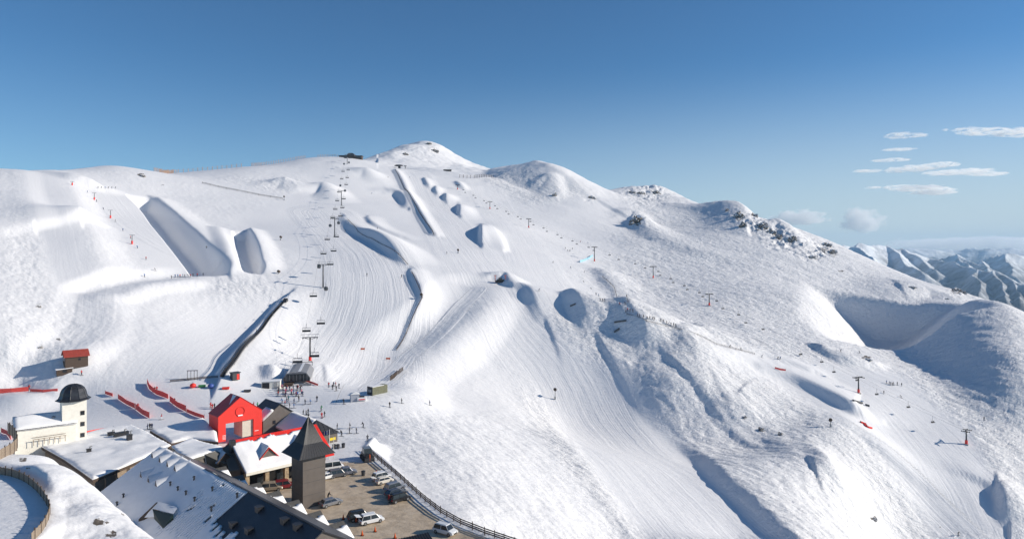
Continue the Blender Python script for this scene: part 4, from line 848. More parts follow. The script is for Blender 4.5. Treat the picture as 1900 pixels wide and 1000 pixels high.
def black_gable():
    a = pt(520.6, 749, -44); r = thing('dark_building', 'dark gabled building with striped black roof behind the red gatehouse', 'building', (a.x, a.y, -52.5), A44)
    gable(r, -5.0, 5.0, .3, 9.0, -1, 4.8, 8.4, brown_clad, black_seam_y, over=.35, axis='y', snow_keep=lambda u, v: v < .55+.1*math.sin(u*7) and u < .55, thick=.25)
    window(r, -1.8, .3, 3.6, .8, .9)
    a = pt(588, 779, -46.8); r = thing('hipped_building', 'black hipped roof building with shaded snow, above the plaza of skiers', 'building', (a.x, a.y, -52.6), A44)
    h_ = 5.0; H_ = 5.8; e_ = 2.3; Ln = 15.5
    MB().box(-h_+.3, h_-.3, -2.7, Ln, -1, e_+.3).build('wall', brown_clad, r)
    rf = MB().add([(-h_, -3.1, e_), (h_, -3.1, e_), (h_, Ln+.4, e_), (-h_, Ln+.4, e_), (0, 0, H_), (0, Ln+.4, H_), (-h_, -3.1, e_-.2), (h_, -3.1, e_-.2), (h_, Ln+.4, e_-.2), (-h_, Ln+.4, e_-.2)], [(0, 1, 4), (1, 2, 5, 4), (0, 4, 5, 3), (2, 3, 5), (0, 6, 7, 1), (1, 7, 8, 2), (2, 8, 9, 3), (3, 9, 6, 0), (6, 9, 8, 7)]).build('roof', black_seam_y, r)
    rb = MB()
    for t in np.linspace(-.9, .9, 9): rb.tube((t*h_, -3.1, e_+.03), (t*h_*.0+(t*h_ if False else 0), 0, H_+.03) if abs(t) < .05 else (t*h_, -3.1+3.1*(1-abs(t)), e_+(H_-e_)*(1-abs(t))+.03), .06, n=4)
    rb.build('seam', black_metal, rf)
    snow_sheet('roof_snow', rf, lambda u, v: (-h_*(1-v), .4+u*(Ln-.4), e_+(H_-e_)*v+.03), 20, 8, lambda u, v: True, .3, seed=8)
    MB().box(2.2, 4.0, -2.95, -2.72, .3, 1.0).build('banner', mat('yellow_banner', (.75, .55, .03), .6), r)
black_gable()
def near_roof():
    a = pt(765, 995, -50.2); r = thing('shelter', 'top of a small ribbed black metal shelter roof at the bottom edge of the frame', 'shelter', (a.x, a.y, -53), math.radians(30))
    for x in (-2.6, 2.6): MB().box(x-.12, x+.12, -3.0, -2.8, 0, 2.0).build('post', dark_steel, r)
    for x in (-2.6, 2.6): MB().box(x-.12, x+.12, -.4, -.2, 0, 2.6).build('post', dark_steel, r)
    rf = MB().slab([(-3, -3.4, 2.05), (3, -3.4, 2.05), (3, 0, 2.95), (-3, 0, 2.95)], .12).build('roof', black_metal, r)
    rb = MB()
    for x in np.linspace(-2.9, 2.9, 13): rb.tube((x, -3.4, 2.08), (x, 0, 2.98), .06, n=4)
    rb.build('seam', black_metal, rf)
near_roof()
# ================================================================ main chairlift with gondola cabins
def mesh_once(fn, cache={}):
    if fn.__name__ not in cache: cache[fn.__name__] = fn()
    return cache[fn.__name__]
def lift_head(b, hw, z, arm=.14):
    b.box(-hw-.5, hw+.5, -.16, .16, z-.3, z+.05)
def make_pylon(h_, hw, name, label, loc, rz, group, redbase=True, walk=True):
    r = thing(name, label, 'lift pylon', loc, rz, group); dk = dark_steel
    MB().tube((0, 0, -1.5), (0, 0, h_), .42, .30, 10).build('mast', dk, r, smooth=True)
    cb = MB().box(-hw-.4, hw+.4, -.2, .2, h_-.25, h_+.1); cb.tube((-hw+.6, 0, h_-.2), (0, 0, h_-1.1), .1).tube((hw-.6, 0, h_-.2), (0, 0, h_-1.1), .1); cb.build('crossarm', dk, r)
    for sx in (-hw, hw):
        w_ = MB().box(sx-.09, sx+.09, -1.9, 1.9, h_-.65, h_-.45)
        for y in (-1.6, -.9, -.3, .3, .9, 1.6): w_.lathe([(.24, -.08), (.24, .08)], 8, M=Matrix.Translation((sx, y, h_-.35)) @ Matrix.Rotation(math.pi/2, 4, 'Y'))
        w_.build('sheave_train', black_metal, r)
    if walk:
        w_ = MB()
        for y in (-.5, .5): w_.tube((-hw-.9, y, h_+1.2), (hw+.9, y, h_+1.2), .045, n=4)
        for x in np.linspace(-hw-.9, hw+.9, 6): w_.tube((x, -.5, h_), (x, -.5, h_+1.2), .04, n=4)
        w_.build('walkway', steel, r)
    if redbase: MB().lathe([(.62, .2), (.62, 2.0)], 10).build('base_padding', red_paint, r)
    MB().box(-.9, .9, -.9, .9, -1.5, .25).build('footing', concrete, r)
    return r
def line_pt(a, b, t): return a+(b-a)*t
LA = Vector((-78.5, 262, 0)); LB = Vector((-236, 1015, 0)); LD = (LB-LA).normalized(); LANG = math.atan2(LD.y, LD.x)-math.pi/2; LN = Vector((LD.y, -LD.x, 0))
def onground(x, y): return Vector((x, y, zat(x, y)))
def rayline(px, base=LA, d=LD):             # where the bearing px crosses the lift line
    k = (px-CX)/FOC; t = (base.x-k*base.y)/(k*d.y-d.x); return base+d*t
HW = 2.9; PY_ = []
for i, (Y, h_, lab) in enumerate([(300, 10.2, 'tall T shaped pylon with red padded foot, nearest the base station'), (392, 13.0, 'T shaped pylon, second up the line from the base station'), (540, 14.0, 'T shaped pylon halfway up the main lift beside the long dark snow bank'), (690, 14.5, 'T shaped pylon, fourth up the main lift line'), (910, 12.0, 'small T shaped pylon just below the summit station')]):
    t = (Y-LA.y)/LD.y; p = LA+LD*t; g_ = onground(p.x, p.y); PY_.append((g_, h_)); make_pylon(h_, HW, 'lift_pylon', lab, g_, LANG, 'pylons of the main chairlift', redbase=(i == 0))
gA = onground(LA.x, LA.y); gB = onground(LB.x, LB.y)
ropes = []
for sx in (-1, 1):
    pts_ = [gA+LN*HW*sx+Vector((0, 0, 5.2))]+[g_+LN*HW*sx+Vector((0, 0, h_-.2)) for g_, h_ in PY_]+[gB+LN*HW*sx+Vector((0, 0, 5.5))]
    fine = []
    for a, b in zip(pts_[:-1], pts_[1:]):
        L = (b-a).length
        for k in range(10): t = k/10; fine.append(a.lerp(b, t)-Vector((0, 0, 4*t*(1-t)*L*.018)))
    fine.append(pts_[-1]); ropes.append(fine)
    tag(MB().path([tuple(p) for p in fine], .028, 4).build('haul_rope', dark_steel), ('left' if sx < 0 else 'right') + ' haul rope of the main chairlift above the piste', 'rope', None)
def along(fine, d):
    for a, b in zip(fine[:-1], fine[1:]):
        L = (b-a).length
        if d <= L: return a.lerp(b, d/L)
        d -= L
    return None
def make_chair_():
    r = thing('lift_chair', 'empty chair', 'chairlift chair'); w_ = 1.75
    MB().tube((0, 0, 0), (0, 0, -2.0), .05).path([(-w_, -.1, -2.0), (w_, -.1, -2.0)], .06).tube((-w_, -.1, -2), (-w_, 0, -3.6), .045).tube((w_, -.1, -2), (w_, 0, -3.6), .045).build('hanger', dark_steel, r)
    MB().box(-w_-.1, w_+.1, -.75, .0, -3.75, -3.58).build('seat', black_metal, r); MB().box(-w_-.1, w_+.1, .0, .1, -3.6, -2.9).build('backrest', black_metal, r)
    MB().box(-w_, w_, -1.0, .5, -1.98, -1.92).build('canopy', dark_steel, r); return r
def make_cabin_():
    r = thing('gondola_cabin', 'round cabin', 'gondola cabin'); MB().tube((0, 0, 0), (0, 0, -1.8), .06).build('hanger', dark_steel, r)
    MB().lathe([(.55, -4.1), (.95, -3.9), (1.15, -3.2), (1.1, -2.5), (.8, -1.95), (.3, -1.8)], 12).build('cabin_shell', mat('cabin_grey', (.09, .09, .10), .35), r, smooth=True)
    MB().lathe([(1.165, -3.15), (1.15, -2.45)], 12).build('window_band', glass, r); return r
CH = make_chair_(); GO = make_cabin_(); first = {CH: True, GO: True}
for side, fine in enumerate(ropes):
    L = sum((b-a).length for a, b in zip(fine[:-1], fine[1:])); d = 14.0+9*side; k = 0; seq = ([0,0,1,0,0,0,1,0] if side else [0,0,0,1,0,0,1,0])
    while d < L-12:
        p = along(fine, d); src = GO if seq[k % 8] else CH
        if first[src]: o = src; first[src] = False
        else: o = copy_tree(src)
        o.location = p; o.rotation_euler = (0, 0, LANG)
        far_ = 'near the base' if d < 150 else 'halfway up' if d < 420 else 'below the summit'
        sd_ = 'left' if side == 0 else 'right'
        tag(o, ('dark round gondola cabin' if src is GO else 'empty canopied chair') + ' on the %s rope of the main lift, %s' % (sd_, far_), None, ('gondola cabins' if src is GO else 'chairs') + ' on the %s rope of the main lift %s' % (sd_, far_))
        d += 43+ (k*7 % 5); k += 1
def terminal():
    g_ = onground(-79, 252); z = -50.8; r = thing('lift_station', 'chairlift base station with pale curved roof and dark glazed front', 'lift station', (-77.0, 250.5, z), LANG)
    pr = [(-4.6, 3.2), (4.6, 3.2), (4.75, 4.2), (3.4, 6.1), (1.5, 6.6), (-1.5, 6.6), (-3.4, 6.1), (-4.75, 4.2)]
    MB().profy(pr, 0, 19).build('roof_shell', mat('station_grey', (.22, .22, .23), .4, noise=.05, scale=.6), r)
    MB().slab([(-3.3, -.1, 6.22), (1.4, -.1, 6.70), (1.4, 18.6, 6.70), (-3.3, 18.6, 6.22)], .06).build('roof_snow', snow, r)
    MB().profy([(-4.4, 3.3), (4.4, 3.3), (4.5, 4.2), (3.2, 5.8), (-3.2, 5.8), (-4.5, 4.2)], -.35, 0).build('front_glazing', glass, r)
    mb = MB()
    for x in np.linspace(-3.6, 3.6, 7): mb.box(x-.05, x+.05, -.42, -.36, 3.35, 5.5)
    mb.build('mullion', steel, r)
    for y in (3, 10, 16): MB().box(-.6, .6, y-.5, y+.5, -1, 3.2).build('column', concrete, r)
    MB().box(-4.0, -1.2, -2.2, .6, -1, 2.6).box(-4.3, -.9, -2.5, .9, 2.6, 2.8).build('operator_cabin', dark_timber, r)
    MB().box(.8, 5.4, -2.0, 1.0, .3, 1.3).box(1.0, 5.2, -2.4, -1.9, 1.9, 2.7).build('loading_platform', steel, r)
    f = MB()
    for x in np.linspace(-7.5, 6.0, 8): f.tube((x, -6.0, -.3), (x, -6.0, 1.2), .05).tube((x, -3.2, -.3), (x, -3.2, 1.2), .05).tube((x, -6, 1.1), (x, -3.2, 1.1), .035)
    f.tube((-7.5, -6, 1.2), (6, -6, 1.2), .045).tube((-7.5, -6, .6), (6, -6, .6), .035).build('queue_rail', dark_steel, r)
    bb = MB().tube((-3.4, 19.2, 6.9), (4.2, 19.2, 6.9), .12)
    for x in (-3.2, 4.0): bb.tube((x, 19.2, 5.5), (x, 19.2, 6.9), .1)
    bb.build('rear_gantry', dark_steel, r)
terminal()
def kiosk():
    c = hit(502, 721); r = thing('kiosk', 'small flat roofed grey and cream kiosk left of the lift base station', 'kiosk', c, math.radians(12)); MB().box(-3.0, 3.2, 0, 3, -.6, 2.5).build('wall', cream, r)
    MB().box(-3.2, 3.4, -.2, 3.2, 2.5, 2.75).build('roof', snow, r, bevel=.08); MB().box(-2.8, -.4, -.08, -.01, 0, 2.1).build('shutter', dark, r); MB().box(1.1, 2.2, -.08, -.01, 0, 2.1).build('door', concrete, r)
kiosk()
def summit_station():
    c = Vector(hit(650, 293.5)); r = thing('summit_station', 'wide low black building with raised middle on the skyline left of the peak', 'lift station', c, 0)
    k = c.y/FOC
    MB().box(-21*k, 21*k, 0, 9, -2, 4.4*k).build('wall', dark_timber, r); MB().box(-22*k, -2*k, -.8, 10, 4.4*k, 5.0*k).box(9*k, 22*k, -.8, 10, 4.0*k, 4.6*k).build('roof', black_metal, r)
    MB().profy([(-5*k, 4*k), (8*k, 4*k), (8*k, 6.6*k), (5*k, 8.8*k), (-2*k, 8.8*k), (-5*k, 6.6*k)], -3, 12).build('station_shell', mat('station_dark', (.05, .05, .055), .4), r)
    MB().box(-14*k, -6*k, -.12, -.01, 1*k, 3*k).box(11*k, 18*k, -.12, -.01, 1*k, 3*k).build('window', glass, r)
    c = Vector(hit(740, 312.5)); r = thing('top_station', 'dark oval lift top station below the peak, at the head of the long snow wall', 'lift station', c, 0); k = c.y/FOC
    MB().lathe([(5*k, 3.6*k), (8.5*k, 4.4*k), (8.5*k, 5.2*k), (5.5*k, 6.4*k), (1*k, 6.8*k)], 14, M=Matrix.Diagonal((1, .8, 1, 1))).build('roof_shell', mat('station_dark', (.05, .05, .055), .4), r)
    MB().box(-1*k, 3*k, -2, 2, -2, 3.8*k).build('column', dark_steel, r); MB().box(-13*k, -6*k, -2, 2, -2, 1.8*k).build('hut', dark_timber, r)
    c = Vector(hit(829, 318)); r = thing('mountain_hut', 'tiny dark flat hut half buried under the right side of the peak', 'hut', c, 0); k = c.y/FOC
    MB().box(-6*k, 8*k, 0, 5, -2, 2.6*k).build('wall', dark_timber, r); MB().box(-6.6*k, 8.6*k, -.6, 5.6, 2.6*k, 3.2*k).build('roof', black_metal, r); MB().box(2*k, 4*k, -.1, -.01, 0, 1.8*k).build('door', black_metal, r)
    c = Vector(hit(752, 313)); r = thing('lift_bullwheel', 'small dark return wheel of the tow right of the oval top station', 'tow lift wheel', c, 0); k = c.y/FOC
    MB().tube((0, 0, -2), (0, 0, 5*k), .5).build('mast', dark_steel, r); MB().lathe([(2.6*k, 4.2*k), (2.8*k, 5*k), (.5*k, 5.6*k)], 10).build('wheel', dark_steel, r)
summit_station()
# ---------------------------------------------------------------- the second chairlift climbing from lower right to upper left
R2 = [(1793,824,27,'red based T pylon lowest on the right slope'),(1593,729,30,'leaning looking T pylon with red foot beside the small ski group'),(1316,567,22,'red footed T pylon above the bright rounded slope'),(1212,516,22,'T pylon casting a long shadow across the churned slope'),(1103,485,27,'T pylon beside the pale blue net'),(981,423,17,'small T pylon right of the biggest jump'),(909,388,14,'small T pylon above the row of jumps'),(849,352,9,'tiny T pylon near the top of the right hand chairlift')]
tops = []
for i, (px, py, hp, lab) in enumerate(R2):
    g_ = Vector(hit(px, py)); h_ = hp*g_.y/FOC; tops.append([g_, h_])
for i, (px, py, hp, lab) in enumerate(R2):
    a = tops[max(i-1, 0)][0]; b = tops[min(i+1, len(tops)-1)][0]; d = (b-a); ang = math.atan2(d.y, d.x)-math.pi/2
    g_, h_ = tops[i]; make_pylon(h_, 2.2, 'lift_pylon', lab, g_, ang, 'pylons of the right hand chairlift', walk=False); tops[i].append(ang)
def make_chair2():
    r = thing('lift_chair', 'chair', 'chairlift chair'); w_ = 1.15
    MB().tube((0, 0, 0), (0, 0, -2.2), .05).tube((-w_, 0, -2.2), (w_, 0, -2.2), .05).tube((-w_, 0, -2.2), (-w_, -.1, -3.1), .04).tube((w_, 0, -2.2), (w_, -.1, -3.1), .04).build('hanger', dark_steel, r)
    MB().box(-w_, w_, -.65, 0, -3.15, -3.0).build('seat', black_metal, r); MB().box(-w_, w_, 0, .08, -3.1, -2.5).build('backrest', black_metal, r); return r
C2 = make_chair2(); c2first = True
for sx in (-1, 1):
    pts_ = [g_+Matrix.Rotation(ang, 3, 'Z') @ Vector((2.2*sx, 0, h_-.2)) for g_, h_, ang in tops]
    pts_ = [pts_[0]+(pts_[0]-pts_[1])*.9+Vector((0, 0, 6))]+pts_
    fine = []
    for a, b in zip(pts_[:-1], pts_[1:]):
        L = (b-a).length
        for k in range(8): t = k/8; fine.append(a.lerp(b, t)-Vector((0, 0, 4*t*(1-t)*L*.012)))
    fine.append(pts_[-1]); tag(MB().path([tuple(p) for p in fine], .022, 4).build('haul_rope', dark_steel), ('left' if sx < 0 else 'right') + ' haul rope of the right hand chairlift', 'rope')
    L = sum((b-a).length for a, b in zip(fine[:-1], fine[1:])); d = 60+11*(sx > 0)
    while d < L-8:
        p = along(fine, d); zg = zat(p.x, p.y)
        if p.z-zg > 3.6:
            o = C2 if c2first else copy_tree(C2); c2first = False; o.location = p; o.rotation_euler = (0, 0, math.radians(25))
            wh = 'low on the slope' if d < 330 else 'halfway up' if d < 700 else 'near the top'
            tag(o, 'small dark chair on the %s rope of the right hand chairlift, %s' % ('left' if sx < 0 else 'right', wh), None, 'chairs on the %s rope of the right hand chairlift %s' % ('left' if sx < 0 else 'right', wh))
        d += 27
# ---------------------------------------------------------------- snow guns and marker masts
def snow_gun(px, py, hp, label, kind=0):
    g_ = Vector(hit(px, py)); h_ = hp*g_.y/FOC; r = thing('snow_gun', label, 'snow gun', g_, random.uniform(-.5, .5))
    MB().tube((0, 0, -1), (0, 0, h_*.8), .16, .12, 8).build('mast', dark_steel, r)
    MB().lathe([(.75, -.7), (.8, .6), (.55, .8)], 10, M=Matrix.Translation((0, 0, h_*.88)) @ Matrix.Rotation(math.radians(70), 4, 'X')).build('fan_housing', dark_timber, r); MB().box(-.35, .35, -.3, .3, .1, 1.3).build('control_box', steel, r)
for px, py, hp, lab in [(1030,741,21,'snow gun on a mast alone on the open slope right of the gully path'), (1541,792,15,'snow gun on the rise left of the red curved rail'), (527,372,8,'snow gun at the end of the thin fence on the upper slope'), (521,446,7,'snow gun above the bright bank right of the short halfpipe'),
    (782,552,6,'small snow gun at the bend of the curved bank'), (850,470,7,'small snow gun beside the crossing below the biggest jump'), (517,508,5,'small snow gun on the bank left of the lift line')]: snow_gun(px, py, hp, lab)
# tow lift on the left hillside
for i, (px, py, hp, lab) in enumerate([(205,405,15,'tow lift post with red foot, middle of the three on the left slope'), (245,453,17,'tow lift post with red foot, lowest of the three on the left slope'), (175,371,13,'tow lift post, highest of the three on the left slope'), (134,344,7,'small tow lift post at the top of the big jump run')]):
    g_ = Vector(hit(px, py)); h_ = hp*g_.y/FOC; r = thing('tow_post', lab, 'tow lift post', g_, .5, 'tow lift posts on the left slope'); MB().tube((0, 0, -1), (0, 0, h_), .22, .16).build('mast', dark_steel, r); MB().box(-1.4, 1.4, -.12, .12, h_-.2, h_).build('crossarm', dark_steel, r); MB().lathe([(.5, 0), (.5, 1.9)], 8).build('base_padding', red_paint, r)
# blue net by the pylon, orange piste markers
def net(pts_, h_, m_, name, label, cat, group=None, post=dark_steel, step=2.5):
    P_ = [Vector(hit(*p)) for p in pts_]; d_ = []
    for a, b in zip(P_[:-1], P_[1:]):
        n_ = max(1, int((b-a).length/step))
        for k in range(n_): q = a.lerp(b, k/n_); q.z = zat(q.x, q.y); d_.append(q)
    q = P_[-1].copy(); q.z = zat(q.x, q.y); d_.append(q); o_ = d_[0]; r = thing(name, label, cat, o_, 0, group)
    b_ = MB(); t_ = .04; nrm = []
    for i in range(len(d_)):
        v = (d_[min(i+1, len(d_)-1)]-d_[max(i-1, 0)]); v.z = 0; v.normalize(); nrm.append(Vector((v.y, -v.x, 0))*t_)
    for i in range(len(d_)-1):
        A_, B_ = d_[i]-o_, d_[i+1]-o_; h0 = h_*(1+.08*math.sin(i*2.1)); h1 = h_*(1+.08*math.sin((i+1)*2.1)); z_ = Vector((0, 0, .12))
        vs = [A_+nrm[i]+z_, B_+nrm[i+1]+z_, B_+nrm[i+1]+Vector((0, 0, h1)), A_+nrm[i]+Vector((0, 0, h0)), A_-nrm[i]+z_, B_-nrm[i+1]+z_, B_-nrm[i+1]+Vector((0, 0, h1)), A_-nrm[i]+Vector((0, 0, h0))]
        b_.add([tuple(v) for v in vs], [(0, 1, 2, 3), (7, 6, 5, 4), (3, 2, 6, 7), (0, 4, 5, 1), (0, 3, 7, 4), (1, 5, 6, 2)])
    b_.build('net', m_, r)
    for q in d_[::2]: MB().tube(tuple(q-o_+Vector((0, 0, -.5))), tuple(q-o_+Vector((0, 0, h_+.25))), .045, n=5).build('post', post, r)
NG = 'red safety nets around the base area'
for pts_, h_, lab in [([(-12,730),(20,728),(53,726)],1.5,'long red net at the left edge, behind the domed tower'), ([(56,727),(80,728),(107,726)],1.0,'low red net running right towards the domed tower'), ([(195,731),(209,736)],1.1,'shortest red net piece, on the open snow right of the dome'),
    ([(219,740),(234,750),(250,758)],1.6,'red net piece sloping down right, upper of the joined pair'), ([(251,759),(264,769),(277,776)],1.8,'wide red net piece, lower of the joined pair'), ([(273,712),(277,722),(290,732),(312,740)],1.7,'curved red net with its top end raised, left of the rough snow bank'),
    ([(315,745),(328,755),(345,764)],1.9,'red net in the middle of the line curving towards the gatehouse'), ([(346,765),(362,772),(379,777)],1.2,'red net ending at the red gatehouse'), ([(157,806),(185,801),(210,797)],.9,'red net just behind the foot of the domed tower'),
    ([(567,708),(590,716)],.8,'low red net by the lift queue')]: net(pts_, h_, red_net, 'safety_net', lab, 'safety net', NG)
net([(1076,487),(1090,482),(1100,476)], 2.0, mat('blue_net', (.28, .50, .62), .8), 'blue_net', 'pale blue net beside a pylon on the right hand lift', 'safety net')
net([(1540,692),(1560,686)] if False else [(1438,684),(1448,687),(1458,688)], 1.0, red_net, 'safety_net', 'small red net on the edge of the right hand run', 'safety net', 'small red nets on the runs')
for px, py, lab in [(673,650,'larger orange panel on the wide groomed piste'), (720,668,'smaller orange panel near the right edge of the piste')]:
    g_ = Vector(hit(px, py)); r = thing('piste_marker', lab, 'piste marker', g_); 
    for x in (-.9, .9): MB().tube((x, 0, -.4), (x, 0, 1.3), .04).build('post', dark_steel, r)
    MB().box(-1.0, 1.0, -.03, .03, .4, 1.2).build('panel', orange, r)
# ---------------------------------------------------------------- snow fences
def slat_fence(pts_, hp_m, label, spacing, matl=timber, wslat=.12, top=True, world=None, name='snow_fence', grp=None, pw=.09, parts=True, lean=0):
    if world: P_ = world
    else: P_ = [Vector(hit(*p)) for p in pts_]
    d_ = []
    for a, b in zip(P_[:-1], P_[1:]):
        n_ = max(1, int((b-a).length/spacing))
        for k in range(n_): d_.append(a.lerp(b, k/n_))
    d_.append(P_[-1].copy())
    if not world:
        for q in d_: q.z = zat(q.x, q.y)
    o_ = d_[0].copy(); r = thing(name, label, 'fence', o_, 0, grp); rg_ = random.Random(len(d_)); posts = MB(); sl_ = MB(); nP = min(len(d_), 95); 
    for i, q in enumerate(d_):
        p = q-o_; hh = hp_m*rg_.uniform(.85, 1.1); e = Vector((rg_.uniform(-.1, .1), rg_.uniform(-.1, .1), 0))*hp_m*.3
        if i < nP: MB().tube(tuple(p-Vector((0, 0, .8))), tuple(p+e+Vector((0, 0, hh))), pw, pw*.8, 5).build('post', matl, r)
        if i < len(d_)-1:
            p2 = d_[i+1]-o_; nrm_ = Vector((p2.y-p.y, -(p2.x-p.x), 0)); nrm_.normalize(); nrm_ *= .035
            for f in (.30, .55, .8):
                a, b = p+Vector((0, 0, hp_m*f)), p2+Vector((0, 0, hp_m*f)); w2 = Vector((0, 0, wslat))
                sl_.add([tuple(v) for v in (a-w2-nrm_, b-w2-nrm_, b+w2-nrm_, a+w2-nrm_, a-w2+nrm_, b-w2+nrm_, b+w2+nrm_, a+w2+nrm_)], [(0, 1, 2, 3), (7, 6, 5, 4), (3, 2, 6, 7), (0, 4, 5, 1), (0, 3, 7, 4), (1, 5, 6, 2)])
    sl_.build('rail', matl, r); return r
SF = 'slatted snow fences along the skyline'
def crest_line(x0, x1, step=9):
    o = []; yy = np.exp(GY); ok = (yy > 350) & (yy < 1500)
    for px in np.arange(x0, x1+1, step):
        i = int((px-GX[0])/(GX[1]-GX[0])); p = np.where(ok, HY-ZZ[i]*FOC/yy, 1e9); k = int(np.argmin(p)); Y = yy[k]-3; x = (px-CX)/FOC*Y; o.append((x, Y))
    xs = np.array(o); 
    for _ in range(3): xs[1:-1] = (xs[:-2]+xs[1:-1]*2+xs[2:])/4
    return [Vector((a, b, zat(a, b))) for a, b in xs]
sf_m = mat('bleached_timber', (.40, .27, .20), .9, noise=.25, scale=.5)
slat_fence(None, 4.2, 'longest slatted snow fence on the skyline left of the gap', 3.0, sf_m, .05, grp=SF, pw=.36, world=crest_line(286, 456))
slat_fence(None, 4.4, 'slatted snow fence in the middle of the skyline row', 3.0, sf_m, .05, grp=SF, pw=.36, world=crest_line(467, 566))
slat_fence(None, 3.4, 'short slatted snow fence beside the black summit building', 3.0, sf_m, .05, grp=SF, pw=.36, world=crest_line(590, 630))
slat_fence([(853,330),(880,331),(915,330)], 4.6, 'dark post snow fence on the saddle right of the peak', 5.0, dark_timber, .05, grp=SF, pw=.32)
slat_fence([(375,341),(420,351),(480,363),(524,370)], 2.0, 'thin dark fence crossing the upper slope to a snow gun', 9.0, dark_timber, .10, pw=.14)
slat_fence([(733,316),(745,340),(760,362),(775,390),(790,414),(805,437)], 2.2, 'long fence along the crest of the straight snow wall', 8.0, dark_timber, .14, pw=.16)
slat_fence([(724,706),(736,696),(748,687)], 2.0, 'dark picket fence on the bank above the green container', 1.1, dark_timber, .10, pw=.11)
slat_fence([(645,408),(664,431),(690,444),(716,458),(757,492)], 1.1, 'low fence along the top of the shaded bank beside the main lift', 9.0, dark_timber, .05, pw=.07)
slat_fence([(764,506),(773,525),(784,553),(766,590),(736,650)], 1.1, 'low fence along the curved bank at the right of the wide piste', 6.0, dark_timber, .08, pw=.1)
slat_fence([(1118,515),(1140,535),(1165,562)], 1.6, 'thin rope fence on the shaded rise left of the churned slope', 9, dark_timber, .05, pw=.08)
slat_fence([(1163,584),(1200,597),(1260,612),(1330,640),(1400,658)], 1.2, 'thin fence along the far side of the ski route right of the jumps', 10, dark_timber, .05, pw=.08)
# car park edge fence
ed = [(676,832),(686,843),(700,856),(718,871),(735,886),(756,906),(780,928),(808,950),(845,971),(890,989),(945,1008),(985,1025)]
W_ = []
for px, py in ed:
    p = pt(px, py+6, -53); q = p+Vector((.9, .7, 0)); q.z = zat(q.x, q.y); W_.append(q)
slat_fence(None, 1.5, 'curved dark timber rail fence along the snowy edge of the car park', 2.2, dark_timber, .10, world=W_, name='rail_fence', pw=.10)
# hairpin road fences
hp_ = [pt(px, py, -41.5) for px, py in [(-40,876),(0,880),(22,884),(45,893),(66,909),(82,928),(92,950),(88,968),(76,988),(58,1006)]]
def board_fence(P_, h_, label, matl):
    d_ = [Vector(p) for p in dens([tuple(p) for p in P_], 5)]; o_ = d_[0].copy(); r = thing('board_fence', label, 'fence', o_, 0); L = 0; last = -9; b_ = MB(); acc = 0
    for a, b in zip(d_[:-1], d_[1:]):
        n_ = max(1, int((b-a).length/.30)); dd_ = (b-a)/n_; t_ = dd_.normalized(); nr = Vector((t_.y, -t_.x, 0))*.03
        for k in range(n_):
            p0 = a+dd_*k-o_; p1 = p0+dd_*.9; hh = h_*(1+.05*math.sin(acc*3.7)+.03*math.sin(acc*9.1)); acc += 1
            b_.add([tuple(v) for v in (p0-nr-Vector((0, 0, .8)), p1-nr-Vector((0, 0, .8)), p1-nr+Vector((0, 0, hh)), p0-nr+Vector((0, 0, hh)), p0+nr-Vector((0, 0, .8)), p1+nr-Vector((0, 0, .8)), p1+nr+Vector((0, 0, hh)), p0+nr+Vector((0, 0, hh)))], [(0, 1, 2, 3), (7, 6, 5, 4), (3, 2, 6, 7), (0, 4, 5, 1), (0, 3, 7, 4), (1, 5, 6, 2)])
        if (a-o_).length >= 0:
            L += (b-a).length
            if L-last > 1.9: MB().tube(tuple(a-o_-Vector((0, 0, 1))), tuple(a-o_+Vector((0, 0, h_+.35))), .11, n=6).build('post', dark_timber, r); last = L
    b_.build('boards', matl, r)
    rr_ = MB(); rr_.path([tuple(p-o_+Vector((0, 0, h_*.95))) for p in d_], .07, 4); rr_.build('top_rail', timber, r)
board_fence(hp_, 1.35, 'curved weathered board fence round the lower hairpin road at bottom left', timber)
board_fence([pt(px, py, -39.6) for px, py in [(-30,852),(-5,850),(12,842),(26,832),(32,822),(26,806),(14,796)]], 1.5, 'weathered board fence round the upper hairpin road below the cream building', timber)
net([(2,802),(12,806),(20,816)], 1.3, red_net, 'safety_net', 'red net inside the upper hairpin road at the left edge', 'safety net', NG)
# ================================================================ sheds, container, conveyor
def hut():
    c = Vector(hit(140, 672)); r = thing('hut', 'small timber hut with a rusty red roof at the foot of the left slope', 'hut', c, math.radians(40))
    # long side to the lower right, gable end to the left
    gable(r, -3.4, 3.4, -3.0, 3.0, -1.5, 2.6, 4.3, dark_timber, mat('rusty_red_roof', (.34, .055, .035), .6, noise=.25, scale=2), over=.5, axis='x')
    MB().box(-3.5, -3.41, -.5, .5, .8, 2.0).build('window', white_paint, r); window(r, .8, -3.0, 1.4, .7, .7)
    c = Vector(hit(120, 690)); r = thing('shed', 'low dark half buried shed in the snow below the red roofed hut', 'shed', c, math.radians(35))
    MB().box(-2.4, 2.2, -1.2, 1.4, -1, 1.1).build('wall', dark_timber, r); MB().slab([(-2.7, -1.5, 1.15), (2.5, -1.5, 1.55), (2.5, 1.7, 1.7), (-2.7, 1.7, 1.3)], .2).build('roof', snow, r, bevel=.07); MB().box(-.6, .6, -1.27, -1.21, 0, 1).build('door', dark, r)
hut()
